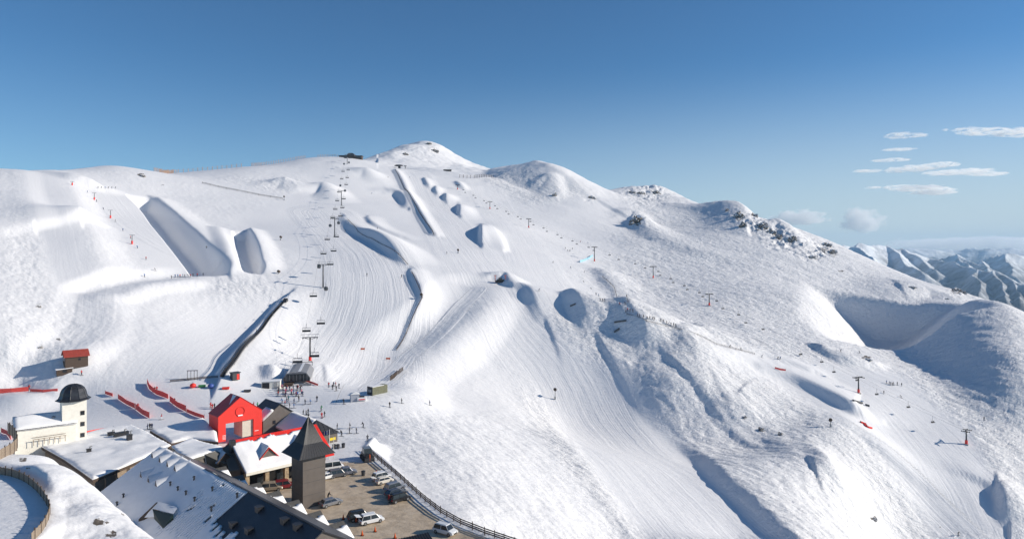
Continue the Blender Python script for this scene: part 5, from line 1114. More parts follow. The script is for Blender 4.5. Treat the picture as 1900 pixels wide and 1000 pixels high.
def container():
    c = Vector(hit(691, 734)); ang = math.radians(52); r = thing('shipping_container', 'olive green shipping container with a black end panel beside the snow bank', 'container', c, ang)
    g_ = mat('olive_container', (.17, .17, .105), .6, noise=.15, scale=1); b = MB().box(0, 6.8, 0, 2.5, 0, 2.8)
    for x in np.linspace(.3, 6.5, 18): b.box(x-.08, x+.08, -.05, 0, .15, 2.65)
    b.build('body', g_, r)
    MB().box(-.1, -.01, -.1, 2.6, 0, 2.95).build('end_panel', black_metal, r); MB().box(-.16, -.1, .4, 2.0, 1.1, 1.95).build('sign_plate', mat('grey_sign', (.25, .25, .25), .6), r)
    MB().slab([(-.1, -.1, 2.92), (5.2, -.1, 2.92), (4.6, 2.6, 2.92), (-.1, 2.6, 2.92)], .1).build('roof_snow', snow, r)
    c = Vector(hit(660, 745)); r = thing('tent', 'small white and grey box tent left of the green container', 'tent', c, math.radians(20)); MB().box(-1.6, 1.2, 0, 2.4, 0, 2.4).build('wall', mat('grey_canvas', (.38, .40, .45), .8), r); MB().add([(-1.8, -.2, 2.4), (1.4, -.2, 2.4), (1.4, 2.6, 2.4), (-1.8, 2.6, 2.4), (-.2, 1.2, 3.0)], [(0, 1, 4), (1, 2, 4), (2, 3, 4), (3, 0, 4), (3, 2, 1, 0)]).build('roof', white_paint, r); MB().box(1.25, 1.5, .3, .6, 0, 2.3).build('post', dark_timber, r)
    c = Vector(hit(671, 743)); r = thing('rescue_sled', 'white and red rescue sled parked between the tent and the container', 'rescue sled', c, math.radians(15))
    MB().profx([(-.9, .1), (.9, .1), (1.0, .8), (.5, 1.3), (-.6, 1.3), (-1.0, .7)], -1.5, 1.5).build('body', white_paint, r, bevel=.12); MB().box(-1.0, 1.0, -1.03, -.9, .45, .75).build('stripe', red_paint, r); MB().box(-.7, .9, -.7, .7, 1.3, 1.5).build('canopy', dark, r)
container()
def conveyor():
    W_ = [Vector(q) for q in dens([hit(*p) for p in [(412,700),(438,666),(468,630),(498,594),(526,562)]], 6)]; a = W_[0].copy(); cum = [0]
    for p, q in zip(W_[:-1], W_[1:]): cum.append(cum[-1]+(q-p).xy.length)
    L = cum[-1]; ang = math.atan2((W_[-1]-a).y, (W_[-1]-a).x); r = thing('magic_carpet', 'long surface conveyor with hooped frame climbing beside the shaded snow bank', 'conveyor lift', a)
    def P(t, off, z):
        x = np.interp(t*L, cum, [p.x for p in W_]); y = np.interp(t*L, cum, [p.y for p in W_]); e = .02; x2 = np.interp(min(1, t+e)*L, cum, [p.x for p in W_]); y2 = np.interp(min(1, t+e)*L, cum, [p.y for p in W_]); x1 = np.interp(max(0, t-e)*L, cum, [p.x for p in W_]); y1 = np.interp(max(0, t-e)*L, cum, [p.y for p in W_])
        n_ = Vector((-(y2-y1), x2-x1, 0)).normalized(); g_ = max(zat(x+n_.x*k, y+n_.y*k) for k in (-.7, 0, .7)); return (x-a.x+n_.x*off, y-a.y+n_.y*off, g_-a.z+z)
    for nm, y0, y1, z0, z1, m_ in (('belt', -.5, .5, .15, .35, rubber), ('side_rail', -.75, -.62, .15, .65, dark_steel), ('side_rail', .62, .75, .15, .65, dark_steel)):
        q = MB(); n_ = 48
        for i in range(n_):
            t0, t1 = i/n_, (i+1)/n_
            q.add([P(t0, y0, z0), P(t1, y0, z0), P(t1, y1, z0), P(t0, y1, z0), P(t0, y0, z1), P(t1, y0, z1), P(t1, y1, z1), P(t0, y1, z1)], [(3, 2, 1, 0), (4, 5, 6, 7), (0, 1, 5, 4), (2, 3, 7, 6), (1, 2, 6, 5), (0, 4, 7, 3)])
        q.build(nm, m_, r)
    for i in range(34):
        t = .01+i*.0145; MB().path([P(t, -1.0, 0), P(t, -1.0, 1.4), P(t, -.5, 1.9), P(t, .5, 1.9), P(t, 1.0, 1.4), P(t, 1.0, 0)], .05, 4).build('hoop', dark_steel, r)
    q = MB()
    for y, z in ((-1.0, 1.4), (1.0, 1.4), (-.5, 1.9), (.5, 1.9)): q.path([P(t, y, z) for t in np.linspace(.01, .49, 16)], .05, 4)
    q.build('frame_rail', dark_steel, r)
    for (px, py) in [(425,676),(449,643),(470,621),(486,601),(499,587),(512,573)]:
        g_ = Vector(hit(px+6, py)); r2 = thing('braced_mast', 'short crossed steel mast on the bank beside the conveyor', 'mast', g_, ang, 'masts along the surface conveyor'); MB().tube((0, 0, -.5), (0, 0, 2.6), .1).build('mast', dark_steel, r2); MB().tube((-1, 0, 1.9), (1, 0, 2.3), .06).tube((0, -.9, 0), (0, 0, 2), .06).tube((0, .9, 0), (0, 0, 2), .06).build('brace', dark_steel, r2)  # plain braced posts on the bank, no lamp on them
    c = Vector(hit(436, 704)); r = thing('operator_booth', 'small dark operator booth with a red door at the foot of the conveyor', 'booth', c, ang-.9); MB().box(-1.3, 1.3, -1, 1, 0, 2.4).box(-1.6, 1.6, -1.3, 1.3, 2.4, 2.6).build('wall', dark_steel, r); MB().box(.2, 1.1, -1.07, -1.0, .1, 2.0).build('door', red_paint, r)
    c = Vector(hit(530, 560)); r = thing('winch', 'dark conveyor top unit at the upper end of the surface conveyor', 'conveyor end', c, ang); MB().profy([(-2.5, 0), (2.5, 0), (2.2, 1.0), (.5, 1.9), (-2.0, 1.2)], -1, 1).build('housing', black_metal, r, bevel=.1); MB().tube((1.5, .5, 0), (3.5, 1.2, 1.6), .12).build('arm', dark_steel, r)
    c = Vector(hit(357, 704)); r = thing('gate_frame', 'small grey metal gate frame on the snow bank left of the conveyor', 'gate', c, .2)
    for x in (-1.6, -.5, .6, 1.6): MB().tube((x, 0, -.5), (x, 0, 3.2), .12).build('post', steel, r)
    MB().box(-1.8, 1.8, -.1, .1, 3.0, 3.3).build('crossbar', steel, r)
conveyor()
slat_fence([(316,709),(350,706),(378,703),(404,701)], 1.0, 'low dark rail along the top of the rough snow bank', 4, dark_timber, .08, pw=.06)
def groomer():
    c = Vector(hit(928, 524)); r = thing('snow_groomer', 'small dark tracked machine with two orange poles on the mound at the run junction', 'snow groomer', c, math.radians(10))
    for y in (-1.6, 1.1): MB().profy([(-2.8, .1), (2.8, .1), (3.2, .6), (2.8, 1.1), (-2.8, 1.1), (-3.2, .6)], y, y+.6).build('track', rubber, r)
    MB().box(-2.2, 2.4, -1.1, 1.1, .6, 1.8).build('body', black_metal, r, bevel=.1); MB().profy([(-1.2, 1.8), (1.2, 1.8), (.9, 3.1), (-1.0, 3.1)], -1, 1).build('cab', glass, r)
    MB().box(3.0, 3.3, -2.2, 2.2, .1, 1.3).build('blade', dark_steel, r)
    for x in (-3.2, 3.4): MB().tube((x, 0, .5), (x, 0, 4.6), .16).box(x-.9, x+.9, -.15, .15, 4.3, 4.6).build('pole', orange, r)
groomer()
# little things on the slopes
for px, py, lab in [(358,719,'small red ball marker on the rough snow bank'), (391,720,'small blue ball marker on the rough snow bank')]:
    c = Vector(hit(px, py)); r = thing('air_mattress', lab, 'marker', c); MB().lathe([(.5, 0), (1.0, .5), (1.0, 1.1), (.4, 1.5)], 10).build('ball', red_paint if 'red' in lab else mat('blue_plastic', (.05, .1, .35), .5), r, smooth=True); MB().tube((0, 0, 1.4), (0, 0, 2.0), .05).build('handle', dark_steel, r)
for px, py, lab, m_ in [(375,718,'small green sledge lying on the rough snow bank', mat('green_plastic', (.05, .25, .07), .5)), (419,722,'small red sledge lying on the rough snow bank', red_paint), (459,727,'small dark grey crate on the snow above the gatehouse', dark_steel)]:
    c = Vector(hit(px, py)); r = thing('sledge' if 'sledge' in lab else 'crate', lab, 'sledge' if 'sledge' in lab else 'crate', c, .3); MB().box(-1.1, 1.1, -.6, .6, .1, .7).box(-1.2, 1.2, -.7, .7, .6, .75).build('body', m_, r, bevel=.1); MB().box(-1.0, 1.0, -.5, -.4, 0, .12).box(-1, 1, .4, .5, 0, .12).build('runner', dark_steel, r)
def curvedrail(pts_, label, m_, h_=1.0, w_=.5):
    P_ = [Vector(q) for q in dens([hit(*p) for p in pts_], 4)]; o_ = P_[0].copy(); r = thing('jib_rail', label, 'jib rail', o_); b = MB()
    for p, q in zip(P_[:-1], P_[1:]):
        n_ = Vector((q.y-p.y, p.x-q.x, 0)).normalized()*w_; z0 = Vector((0, 0, h_))
        b.add([tuple(v-o_) for v in (p-n_, p+n_, q+n_, q-n_, p-n_+z0, p+n_+z0, q+n_+z0, q-n_+z0)], [(0, 1, 2, 3), (4, 7, 6, 5), (0, 4, 5, 1), (2, 6, 7, 3), (1, 5, 6, 2), (0, 3, 7, 4)])
    b.build('rail_top', m_, r)
    for p in P_[::4]: MB().tube(tuple(p-o_-Vector((0, 0, .8))), tuple(p-o_+Vector((0, 0, h_))), .1).build('leg', dark_steel, r)
curvedrail([(1597,784),(1604,787),(1608,792),(1617,795)], 'red curved jib rail alone on the lower right run', red_paint, .8, .5)
for pts_, lab in [([(1058,569),(1068,565)], 'dark kicker lip rail on the first big jump of the middle park'), ([(1140,599),(1162,596)], 'dark kicker lip rail on the second big jump of the middle park'), ([(1140,617),(1149,611)], 'slanted dark rail on the shaded face of the middle park'),
    ([(1583,744),(1600,749)], 'first low dark rail on the lower right run'), ([(1606,752),(1613,754)], 'second low dark rail on the lower right run')]: curvedrail(pts_, lab, dark_steel, .9, .35)
# ================================================================ vehicles
def car_mesh(kind):
    """parts built once per body style: local x is forward"""
    r = thing('parked_car', 'car', 'car'); L, Wd, H_, hood, rear = dict(suv=(4.75, 1.92, 1.82, 1.0, .15), wagon=(4.7, 1.82, 1.52, 1.15, .3), hatch=(4.2, 1.76, 1.5, .85, .25), van=(5.2, 2.0, 2.3, .7, .05), ute=(5.3, 1.9, 1.8, 1.2, 1.5))[kind]
    h = L/2; zb = .32; zs = .98 if kind != 'van' else 1.15; rf = H_
    paint = mat('car_paint', (.8, .8, .8), .25, spec=.6)
    sec = [(-h, zb+.12), (-h+.05, zs-.06), (-h+.25, zs), (h-hood*.95, zs+.05), (h-.15, zs-.18), (h, zs-.38), (h-.02, zb+.05), (h-.3, zb-.05), (-h+.3, zb-.05)]
    MB().profy(sec, -Wd/2, Wd/2).build('body', paint, r, bevel=.09)
    x0 = -h+rear+.08; x1 = h-hood; rw = .32 if kind != 'van' else .15; ww = .62 if kind != 'van' else .45
    def ring(z, a, b, y): return [(a, -y, z), (b, -y, z), (b, y, z), (a, y, z)]
    v = ring(zs-.02, x0, x1, Wd/2-.06)+ring(rf-.08, x0+rw, x1-ww, Wd/2-.24)
    F_ = [(0, 1, 5, 4), (1, 2, 6, 5), (2, 3, 7, 6), (3, 0, 4, 7), (4, 5, 6, 7)]; MB().add(v, F_+[(3, 2, 1, 0)]).build('windows', glass, r)
    t = MB().add(ring(rf-.10, x0+rw-.04, x1-ww+.04, Wd/2-.21)+ring(rf, x0+rw+.12, x1-ww-.12, Wd/2-.34), F_+[(3, 2, 1, 0)])
    for y in (-1, 1):
        for (xa, xb) in ((x0, x0+rw), ((x0+x1)/2-.02, (x0+x1)/2), (x1, x1-ww)): t.tube((xa, y*(Wd/2-.07), zs), (xb, y*(Wd/2-.24), rf-.06), .05, n=4)
        t.tube((x0+rw+.1, y*(Wd/2-.32), rf+.05), (x1-ww-.1, y*(Wd/2-.32), rf+.05), .03, n=4)
    t.build('roof', paint, r)
    for x in (-h+.85, h-.9):
        for y in (-Wd/2+.1, Wd/2-.1):
            M_ = Matrix.Translation((x, y, .36)) @ Matrix.Rotation(math.pi/2, 4, 'X'); w_ = MB().lathe([(.26, -.13), (.36, -.11), (.36, .11), (.26, .13)], 14, M=M_).build('wheel', rubber, r); MB().lathe([(.22, -.15), (.22, .15)], 10, M=M_).build('rim', steel, w_)
    for y in (-1, 1):
        MB().box(h-.14, h-.01, y*(Wd/2-.4)-.18, y*(Wd/2-.4)+.18, zs-.42, zs-.24).build('headlight', mat('headlamp', (.7, .7, .68), .15), r)
        MB().box(-h-.01, -h+.08, y*(Wd/2-.22)-.12, y*(Wd/2-.22)+.12, zs-.35, zs-.08).build('tail_light', mat('tail_lamp', (.35, .01, .01), .3), r)
    MB().box(h-.06, h+.02, -.5, .5, zb+.1, zb+.3).build('grille', black_metal, r)
    return r
CARS = {}
def car(px, py, kind, col, rz, label, met=0.0, boot=False):
    key = kind; c = pt(px, py, -53+.02)
    if key not in CARS: CARS[key] = car_mesh(kind); r = CARS[key]
    else: r = copy_tree(CARS[key])
    r.location = c; r.rotation_euler = (0, 0, rz); tag(r, label, 'car', 'cars parked at the lodge')
    m_ = mat('paint_'+label[:24].replace(' ', '_'), col, .28, metal=met, spec=.6, noise=.06, scale=2)
    for o in COL.objects:
        if o.parent == r and o.name.split('.')[0] in ('body', 'roof'): o.material_slots[0].link = 'OBJECT'; o.material_slots[0].material = m_
    if boot:
        h = 2.3; MB().add([(-h+.1, -.8, 1.75), (-h+.1, .8, 1.75), (-h-.95, .75, 1.95), (-h-.95, -.75, 1.95), (-h+.1, -.8, 1.69), (-h+.1, .8, 1.69), (-h-.95, .75, 1.89), (-h-.95, -.75, 1.89)], [(0, 1, 2, 3), (7, 6, 5, 4), (0, 4, 5, 1), (2, 6, 7, 3), (1, 5, 6, 2), (0, 3, 7, 4)]).build('raised_boot_lid', m_, r)
    return r
H0 = math.radians(43)
car(708, 889, 'suv', (.70, .71, .73), H0, 'white four wheel drive, farther of the first pair by the edge fence')
car(713, 896, 'hatch', (.74, .70, .62), H0-.1, 'cream white hatchback, nearer of the first pair by the edge fence', boot=True)
car(732, 909, 'suv', (.28, .30, .34), H0, 'silver grey four wheel drive, farthest of the group of three', .5)
car(734, 919, 'wagon', (.09, .10, .12), H0, 'dark grey wagon between the silver and the black car', .4)
car(741, 929, 'suv', (.012, .012, .014), H0, 'shiny black four wheel drive, nearest of the group of three')
car(667, 963, 'suv', (.014, .015, .018), H0-.25, 'black four wheel drive beside the white car in mid car park')
car(689, 969, 'suv', (.78, .79, .80), H0-.2, 'white four wheel drive with its tail gate up in mid car park', boot=True)
car(826, 989, 'suv', (.76, .77, .77), math.radians(-32), 'white four wheel drive alone near the bottom edge of the car park')
car(614, 937, 'wagon', (.30, .31, .33), H0, 'silver wagon half hidden behind the tower', .6)
car(641, 880, 'ute', (.20, .21, .25), H0-.3, 'grey utility at the right end of the row beside the tower', .3)
car(626, 884, 'suv', (.10, .10, .11), H0-.2, 'dark four wheel drive between the white van and the grey utility')
car(618, 872, 'van', (.80, .80, .80), H0-.3, 'tall white van behind the dark car beside the tower')
car(607, 888, 'hatch', (.78, .78, .77), H0, 'small white car just emerging from behind the tower')
car(504, 909, 'suv', (.33, .27, .20), H0-.5, 'tan four wheel drive in front of the stone pillars')
car(527, 905, 'suv', (.20, .015, .02), H0-.3, 'dark red four wheel drive in front of the stone pillars')
def snowcat():
    c = pt(681, 852, -53.0); r = thing('tracked_truck', 'dark tracked snow vehicle with an orange pole parked at the plaza edge', 'snow vehicle', c, math.radians(115))
    for y in (-1.35, .85): MB().profy([(-2.0, .1), (2.0, .1), (2.4, .55), (2.0, 1.0), (-2.0, 1.0), (-2.4, .55)], y, y+.5).build('track', rubber, r)
    MB().box(-2.3, 2.3, -1.0, 1.0, .7, 1.7).build('body', black_metal, r, bevel=.12); MB().profy([(-1.0, 1.7), (1.5, 1.7), (1.1, 2.9), (-.8, 2.9)], -.95, .95).build('cab', glass, r); MB().box(-.8, 1.1, -.9, .9, 2.9, 3.05).build('cab_roof', mat('grey_blue_paint', (.15, .19, .24), .4), r)
    MB().box(-3.0, -2.3, -1.2, 1.2, .3, 1.1).build('tiller', dark_steel, r); MB().tube((-2.9, 0, .4), (-2.9, 0, 2.0), .12).build('pole', orange, r)
snowcat()
# cones and bollards
for px, py, lab in [(661,968,'orange cone in front of the black car in mid car park'), (637,963,'orange cone by the edge of the lodge shadow'), (672,993,'orange cone near the bottom of the car park'), (696,986,'tipped looking orange cone right of the lone gable'), (733,998,'orange cone at the very bottom of the car park'), (698,880,'small orange bin by the first pair of cars')]:
    c = pt(px, py, -53); r = thing('traffic_cone', lab, 'traffic cone', c); MB().lathe([(.24, .05), (.05, .95), (.03, 1.0)], 10).build('cone', orange, r, smooth=True); MB().box(-.3, .3, -.3, .3, 0, .06).build('base', rubber, r)
for px, py, lab in [(674,882,'dark round bin alone on the gravel'), (620,832,'leftmost of the three dark bins on the snowy plaza'), (627,832,'middle of the three dark bins on the snowy plaza'), (637,830,'rightmost of the three dark bins on the snowy plaza')]:
    c = pt(px, py, -53); r = thing('bin', lab, 'bin', c); MB().lathe([(.4, 0), (.5, 1.05)], 12).build('drum', dark_steel, r); MB().lathe([(.54, 1.05), (.3, 1.2)], 12).build('lid', black_metal, r)
# flagpoles beside the tower
for px, py, lab, fl in [(611, 858, 'white flagpole with a small flag beside the tower', 1), (619, 855, 'bare white pole right of the flagpole', 0)]:
    c = pt(px, py, -53); r = thing('flagpole', lab, 'flagpole', c); MB().tube((0, 0, 0), (0, 0, 8.2 if fl else 6.0), .09, .06, 8).build('pole', white_paint, r)
    if fl:
        b = MB(); n_ = 8
        for i in range(n_):
            x0, x1 = -i*.22, -(i+1)*.22; y0, y1 = .12*math.sin(i), .12*math.sin(i+1); b.add([(x0, y0, 6.9-.02*i), (x1, y1, 6.88-.02*i), (x1, y1, 8.0-.06*i), (x0, y0, 8.05-.06*i), (x0, y0+.03, 6.9-.02*i), (x1, y1+.03, 6.88-.02*i), (x1, y1+.03, 8.0-.06*i), (x0, y0+.03, 8.05-.06*i)], [(0, 1, 2, 3), (7, 6, 5, 4), (3, 2, 6, 7), (0, 4, 5, 1), (1, 5, 6, 2), (0, 3, 7, 4)], i % 3 == 2)
        b.build('flag', [mat('flag_blue', (.04, .06, .25), .7), white_paint], r)
# ================================================================ people
PANT, JACK, SKIN_, HELM = 0, 1, 2, 3
def person_mesh(nm, joints, edges, radii):
    me_ = bpy.data.meshes.new(nm); me_.from_pydata(joints, edges, []); o = bpy.data.objects.new(nm, me_); COL.objects.link(o)
    md = o.modifiers.new('s', 'SKIN'); md.use_smooth_shade = True; sk = me_.skin_vertices[0].data
    for i, q in enumerate(radii): sk[i].radius = (q, q); sk[i].use_root = (i == 0)
    o.modifiers.new('u', 'SUBSURF').levels = 1; dg = bpy.context.evaluated_depsgraph_get(); dg.update(); m2_ = bpy.data.meshes.new_from_object(o.evaluated_get(dg)); bpy.data.objects.remove(o); bpy.data.meshes.remove(me_)
    m2_.materials.clear()
    return m2_
def pose(name, hipz=.95, lean=0.0, knee=0.0, sit=False, step=0.0, armf=.15):
    """x forward; head 1.75 m; returns mesh with clothing zones"""
    hx = -.15*lean*2; ch = (hx+lean*.9, 0, hipz+.45*math.cos(lean)); nk = (hx+lean*1.25, 0, hipz+.60*math.cos(lean)); hd = (nk[0]+.03, 0, nk[2]+.20); ht = (hd[0], 0, hd[2]+.10)
    J = [(hx, 0, hipz), (hx+lean*.4, 0, hipz+.2), ch, nk, hd, ht]; E = [(0, 1), (1, 2), (2, 3), (3, 4), (4, 5)]; R = [.16, .16, .19, .07, .11, .09]
    for s_ in (-1, 1):
        k = len(J); st = step*s_
        if sit: J += [(hx+.1, s_*.12, hipz-.02), (hx+.50, s_*.13, hipz), (hx+.50, s_*.13, hipz-.45), (hx+.65, s_*.13, hipz-.50)]
        else: J += [(hx, s_*.11, hipz-.1), (hx+.12+knee+st, s_*.14, hipz*.53), (st*1.3, s_*.15, .10), (st*1.3+.18, s_*.16, .05)]
        E += [(0, k), (k, k+1), (k+1, k+2), (k+2, k+3)]; R += [.12, .085, .06, .055]
        k = len(J); J += [(ch[0], s_*.22, ch[2]+.06), (ch[0]+armf*.3, s_*.31, ch[2]-.2), (ch[0]+armf+.15, s_*.28, ch[2]-.38), (ch[0]+armf+.22, s_*.27, ch[2]-.42)]
        E += [(2, k), (k, k+1), (k+1, k+2), (k+2, k+3)]; R += [.08, .065, .05, .045]
    m_ = person_mesh(name, J, E, R); hz_ = hd[2]
    for i in range(4): m_.materials.append(None)
    for p in m_.polygons:
        c = p.center; p.use_smooth = True
        if c.z > hz_+.02: p.material_index = HELM
        elif c.z > hz_-.12 and abs(c.y) < .14: p.material_index = SKIN_ if c.x > hd[0]-.04 else HELM
        elif c.z > hipz-.06 or (not sit and abs(c.y) > .21 and c.z > hipz-.3): p.material_index = JACK
        else: p.material_index = PANT
    return m_, ht
POSES = {'stand': pose('standing_body'), 'ski': pose('skiing_body', .80, .55, .14, armf=.3), 'walk': pose('walking_body', .93, .08, .03, step=.16), 'lean': pose('leaning_body', .90, .35, .05, armf=.35)}
def skis_mesh(board=False):
    b = MB()
    if board: b.box(-.75, .8, -.14, .14, -.03, .02)
    else:
        for y in (-.16, .16): b.box(-.8, .85, y-.05, y+.05, -.03, .02)
    me_ = bpy.data.meshes.new('skis'); me_.from_pydata(b.v, [], b.f); me_.materials.append(dark_steel); return me_
SKI, BOARD = skis_mesh(), skis_mesh(True)
PC = {'black': (.012, .012, .015), 'navy': (.02, .03, .09), 'red': (.45, .02, .02), 'blue': (.03, .14, .38), 'green': (.03, .22, .08), 'grey': (.12, .12, .13), 'brown': (.10, .06, .04), 'white': (.7, .7, .7), 'orange': (.6, .15, .02), 'pink': (.5, .12, .2), 'teal': (.02, .2, .22), 'purple': (.12, .05, .2)}
PM = {k: mat('cloth_'+k, v, .8) for k, v in PC.items()}; skinm = mat('skin', (.55, .33, .24), .6)
def person(px, py, ps, jk, pn, label, group=None, gear='skis', z=None, rz=None, hm='black'):
    m_, ht = POSES[ps]; c = pt(px, py, z) if z is not None else Vector(hit(px, py))
    if gear: c = c+Vector((0, 0, .03))
    r = thing('person', label, 'person', c, rz if rz is not None else random.uniform(0, 6.28), group); o = link('body', m_, r)
    for i, q in enumerate((PM[pn], PM[jk], skinm, PM[hm])): o.material_slots[i].link = 'OBJECT'; o.material_slots[i].material = q
    if gear: link('snowboard' if gear == 'board' else 'skis', BOARD if gear == 'board' else SKI, r)
    return r
rp = random.Random(5)
near_p = [  # plaza and car park: big enough to tell apart
 (626,796,'stand','black','black','skier in black standing just right of the hipped black roof'), (649,795,'stand','black','grey','skier standing at the left of the two side by side on the plaza'), (674,793,'lean','black','black','skier in dark clothes farthest right on the plaza'),
 (648,804,'stand','navy','black','skier directly in front of the left plaza pair'), (661,804,'stand','black','navy','skier at the right front of the plaza group of four'), (634,809,'lean','black','black','skier bending down beside the hipped roof building'),
 (597,775,'stand','red','red','skier dressed all in red behind the hipped roof'), (602,773,'stand','black','grey','dark skier right beside the one all in red'), (596,762,'lean','green','black','skier in a green jacket on the plaza'),
 (572,768,'stand','black','black','dark skier just left of the tower spire tip'), (568,771,'stand','grey','black','grey skier behind the tower spire tip'), (563,770,'stand','black','black','leftmost dark skier by the tower spire tip'),
 (638,749,'lean','black','black','crouching person in black left of the tent'), (745,748,'stand','black','black','skier on the path, left of the pair above the bright slope'), (797,752,'stand','navy','black','skier alone on the path, right of the pair above the bright slope'),
 (723,755,'stand','black','black','dark post like person at the corner of the path'), (682,818,'stand','grey','black','small figure at the lip of the bright slope'),
 (722,933,'stand','red','black','person in a red vest beside the black car', None), (609,927,'lean','black','black','person in black behind the silver wagon', None),
 (610,718,'stand','red','black','skier in a red jacket, far left of the trio beyond the lift'), (617,722,'stand','black','black','front left skier of the group right of the lift station'), (619,717,'stand','navy','black','tall dark skier in the group right of the lift station'), (623,717,'stand','red','grey','skier with a red top in the group right of the lift station'), (624,725,'stand','black','brown','front right skier of the group right of the lift station'), (629,720,'stand','black','grey','rightmost skier of the group right of the lift station'),
 (529,752,'stand','red','black','skier with a red jacket just above the black gabled roof'), (537,757,'stand','black','black','dark skier between the red and the blue jackets'), (545,757,'stand','blue','navy','skier in a bright blue jacket above the black gabled roof'), (535,743,'stand','teal','black','skier in a teal jacket in front of the lift queue'),
 (398,758,'stand','black','black','dark skier just left of the red gatehouse roof'), (391,756,'stand','red','red','left person in red beside the gatehouse roof'), (394,759,'stand','red','red','right person in red beside the gatehouse roof'), (471,755,'stand','red','black','red jacket skier just right of the gatehouse roof'), (478,756,'stand','green','black','green jacket skier just right of the gatehouse roof'),
 (287,727,'stand','black','black','left dark person at the curved red net'), (291,726,'stand','red','black','right person at the curved red net'), (324,748,'stand','black','white','person in black at the top of the middle red net'), (256,758,'stand','red','black','person in red between the joined red nets'), (300,778,'stand','red','white','small person in red above the low snow roofs'),
 (274,797,'stand','navy','black','left of the trio standing by the low building'), (278,796,'stand','black','black','middle of the trio standing by the low building'), (282,796,'stand','navy','black','right of the trio standing by the low building'),
 (54,723,'stand','red','black','person in red at the join of the long red nets'), (151,696,'stand','red','black','person in red on the snow right of the half buried shed')]
for q in near_p:
    gear = 'skis' if len(q) == 6 else None
    person(q[0], q[1], q[2], q[3], q[4], q[5], None, gear, z=(-53 if not gear else None))
def crowd(pts_, label, group, poses=('stand', 'walk', 'stand', 'lean'), cols=('black', 'navy', 'red', 'grey', 'brown', 'blue', 'black', 'black'), gear='skis'):
    for px, py in pts_: person(px, py, rp.choice(poses), rp.choice(cols), rp.choice(('black', 'grey', 'navy', 'black')), label, group, gear)
crowd([(516+rp.uniform(0, 46), 727+rp.uniform(-6, 9)) for _ in range(26)], 'skier in the crowded queue in front of the lift base station', 'skiers queueing at the main lift', cols=('black', 'red', 'navy', 'red', 'black', 'grey', 'pink', 'blue'))
crowd([(522+11*i+rp.uniform(-2, 2), 744+rp.uniform(-2, 7)) for i in range(7)], 'skier gliding across the flat between the lift queue and the black roofs', 'skiers on the flat below the lift queue')
crowd([(318,517),(325,515),(330,515),(334,515),(339,514),(343,515),(349,514),(353,514),(358,513),(366,513),(377,512)], 'skier waiting in line on the bench above the big bright face', 'skiers in line below the long halfpipe')
crowd([(182,350),(188,350),(195,350),(201,350),(207,350),(214,350)], 'tiny skier waiting on the flat above the long halfpipe', 'skiers waiting above the long halfpipe')
crowd([(162,358),(179,375),(192,389),(214,412),(228,429),(242,443),(255,461),(271,482),(288,503),(268,514)], 'skier riding the tow lift up the left slope', 'riders on the tow lift')
crowd([(1106,548),(1111,550),(1114,558),(1118,559),(1121,559),(1161,580),(1169,578),(1174,579),(1164,577)], 'skier gathered above the kicker on the middle park', 'skiers at the top of the middle park jumps')
crowd([(1183,587),(1187,588),(1194,590),(1201,592),(1205,592),(1211,593),(1214,594),(1226,596),(1231,598),(1237,601),(1241,602),(1245,604),(1250,605),(1254,606)], 'skier in the long queue along the edge of the middle park', 'skiers queued along the middle park')
crowd([(1053,466),(1056,467),(1058,467),(1049,462),(1062,463),(1077,450),(1091,452)], 'tiny skier in the cluster left of the blue net', 'skiers beside the blue net')
crowd([(1026,488),(1059,498),(1084,506),(1083,524),(1097,537),(1000,540),(829,471),(1160,565),(1150,566)], 'single skier descending the groomed centre runs', 'skiers on the centre runs', poses=('ski', 'ski', 'stand'))
crowd([(1650,713),(1653,714),(1656,715),(1658,714),(1665,714),(1673,716),(1645,711)], 'skier in the small group right of the red footed pylon', 'ski group on the right hand run')
crowd([(1354,645),(1375,650),(1413,663),(1443,666),(1448,666),(1826,779),(1672,738),(1640,730),(1778,992),(1595,655),(1560,652)], 'lone skier on the wide right hand run', 'skiers spread over the right hand run', poses=('ski', 'ski', 'stand'))
crowd([(681,512),(745,515),(383,461),(640,430),(700,425),(720,330),(760,330),(690,360)], 'lone skier on the upper pistes near the main lift', 'skiers on the upper pistes', poses=('ski', 'stand'))
for px, py, jk in [(490,884,'red'),(497,887,'white'),(503,885,'blue'),(509,884,'red'),(524,879,'red'),(531,878,'orange'),(535,881,'white')]: person(px, py+4, 'stand', jk, 'black', 'person in bright jacket under the eaves between the stone pillars', 'people sheltering under the eaves', None, z=-53, hm=rp.choice(('white', 'red', 'black')))

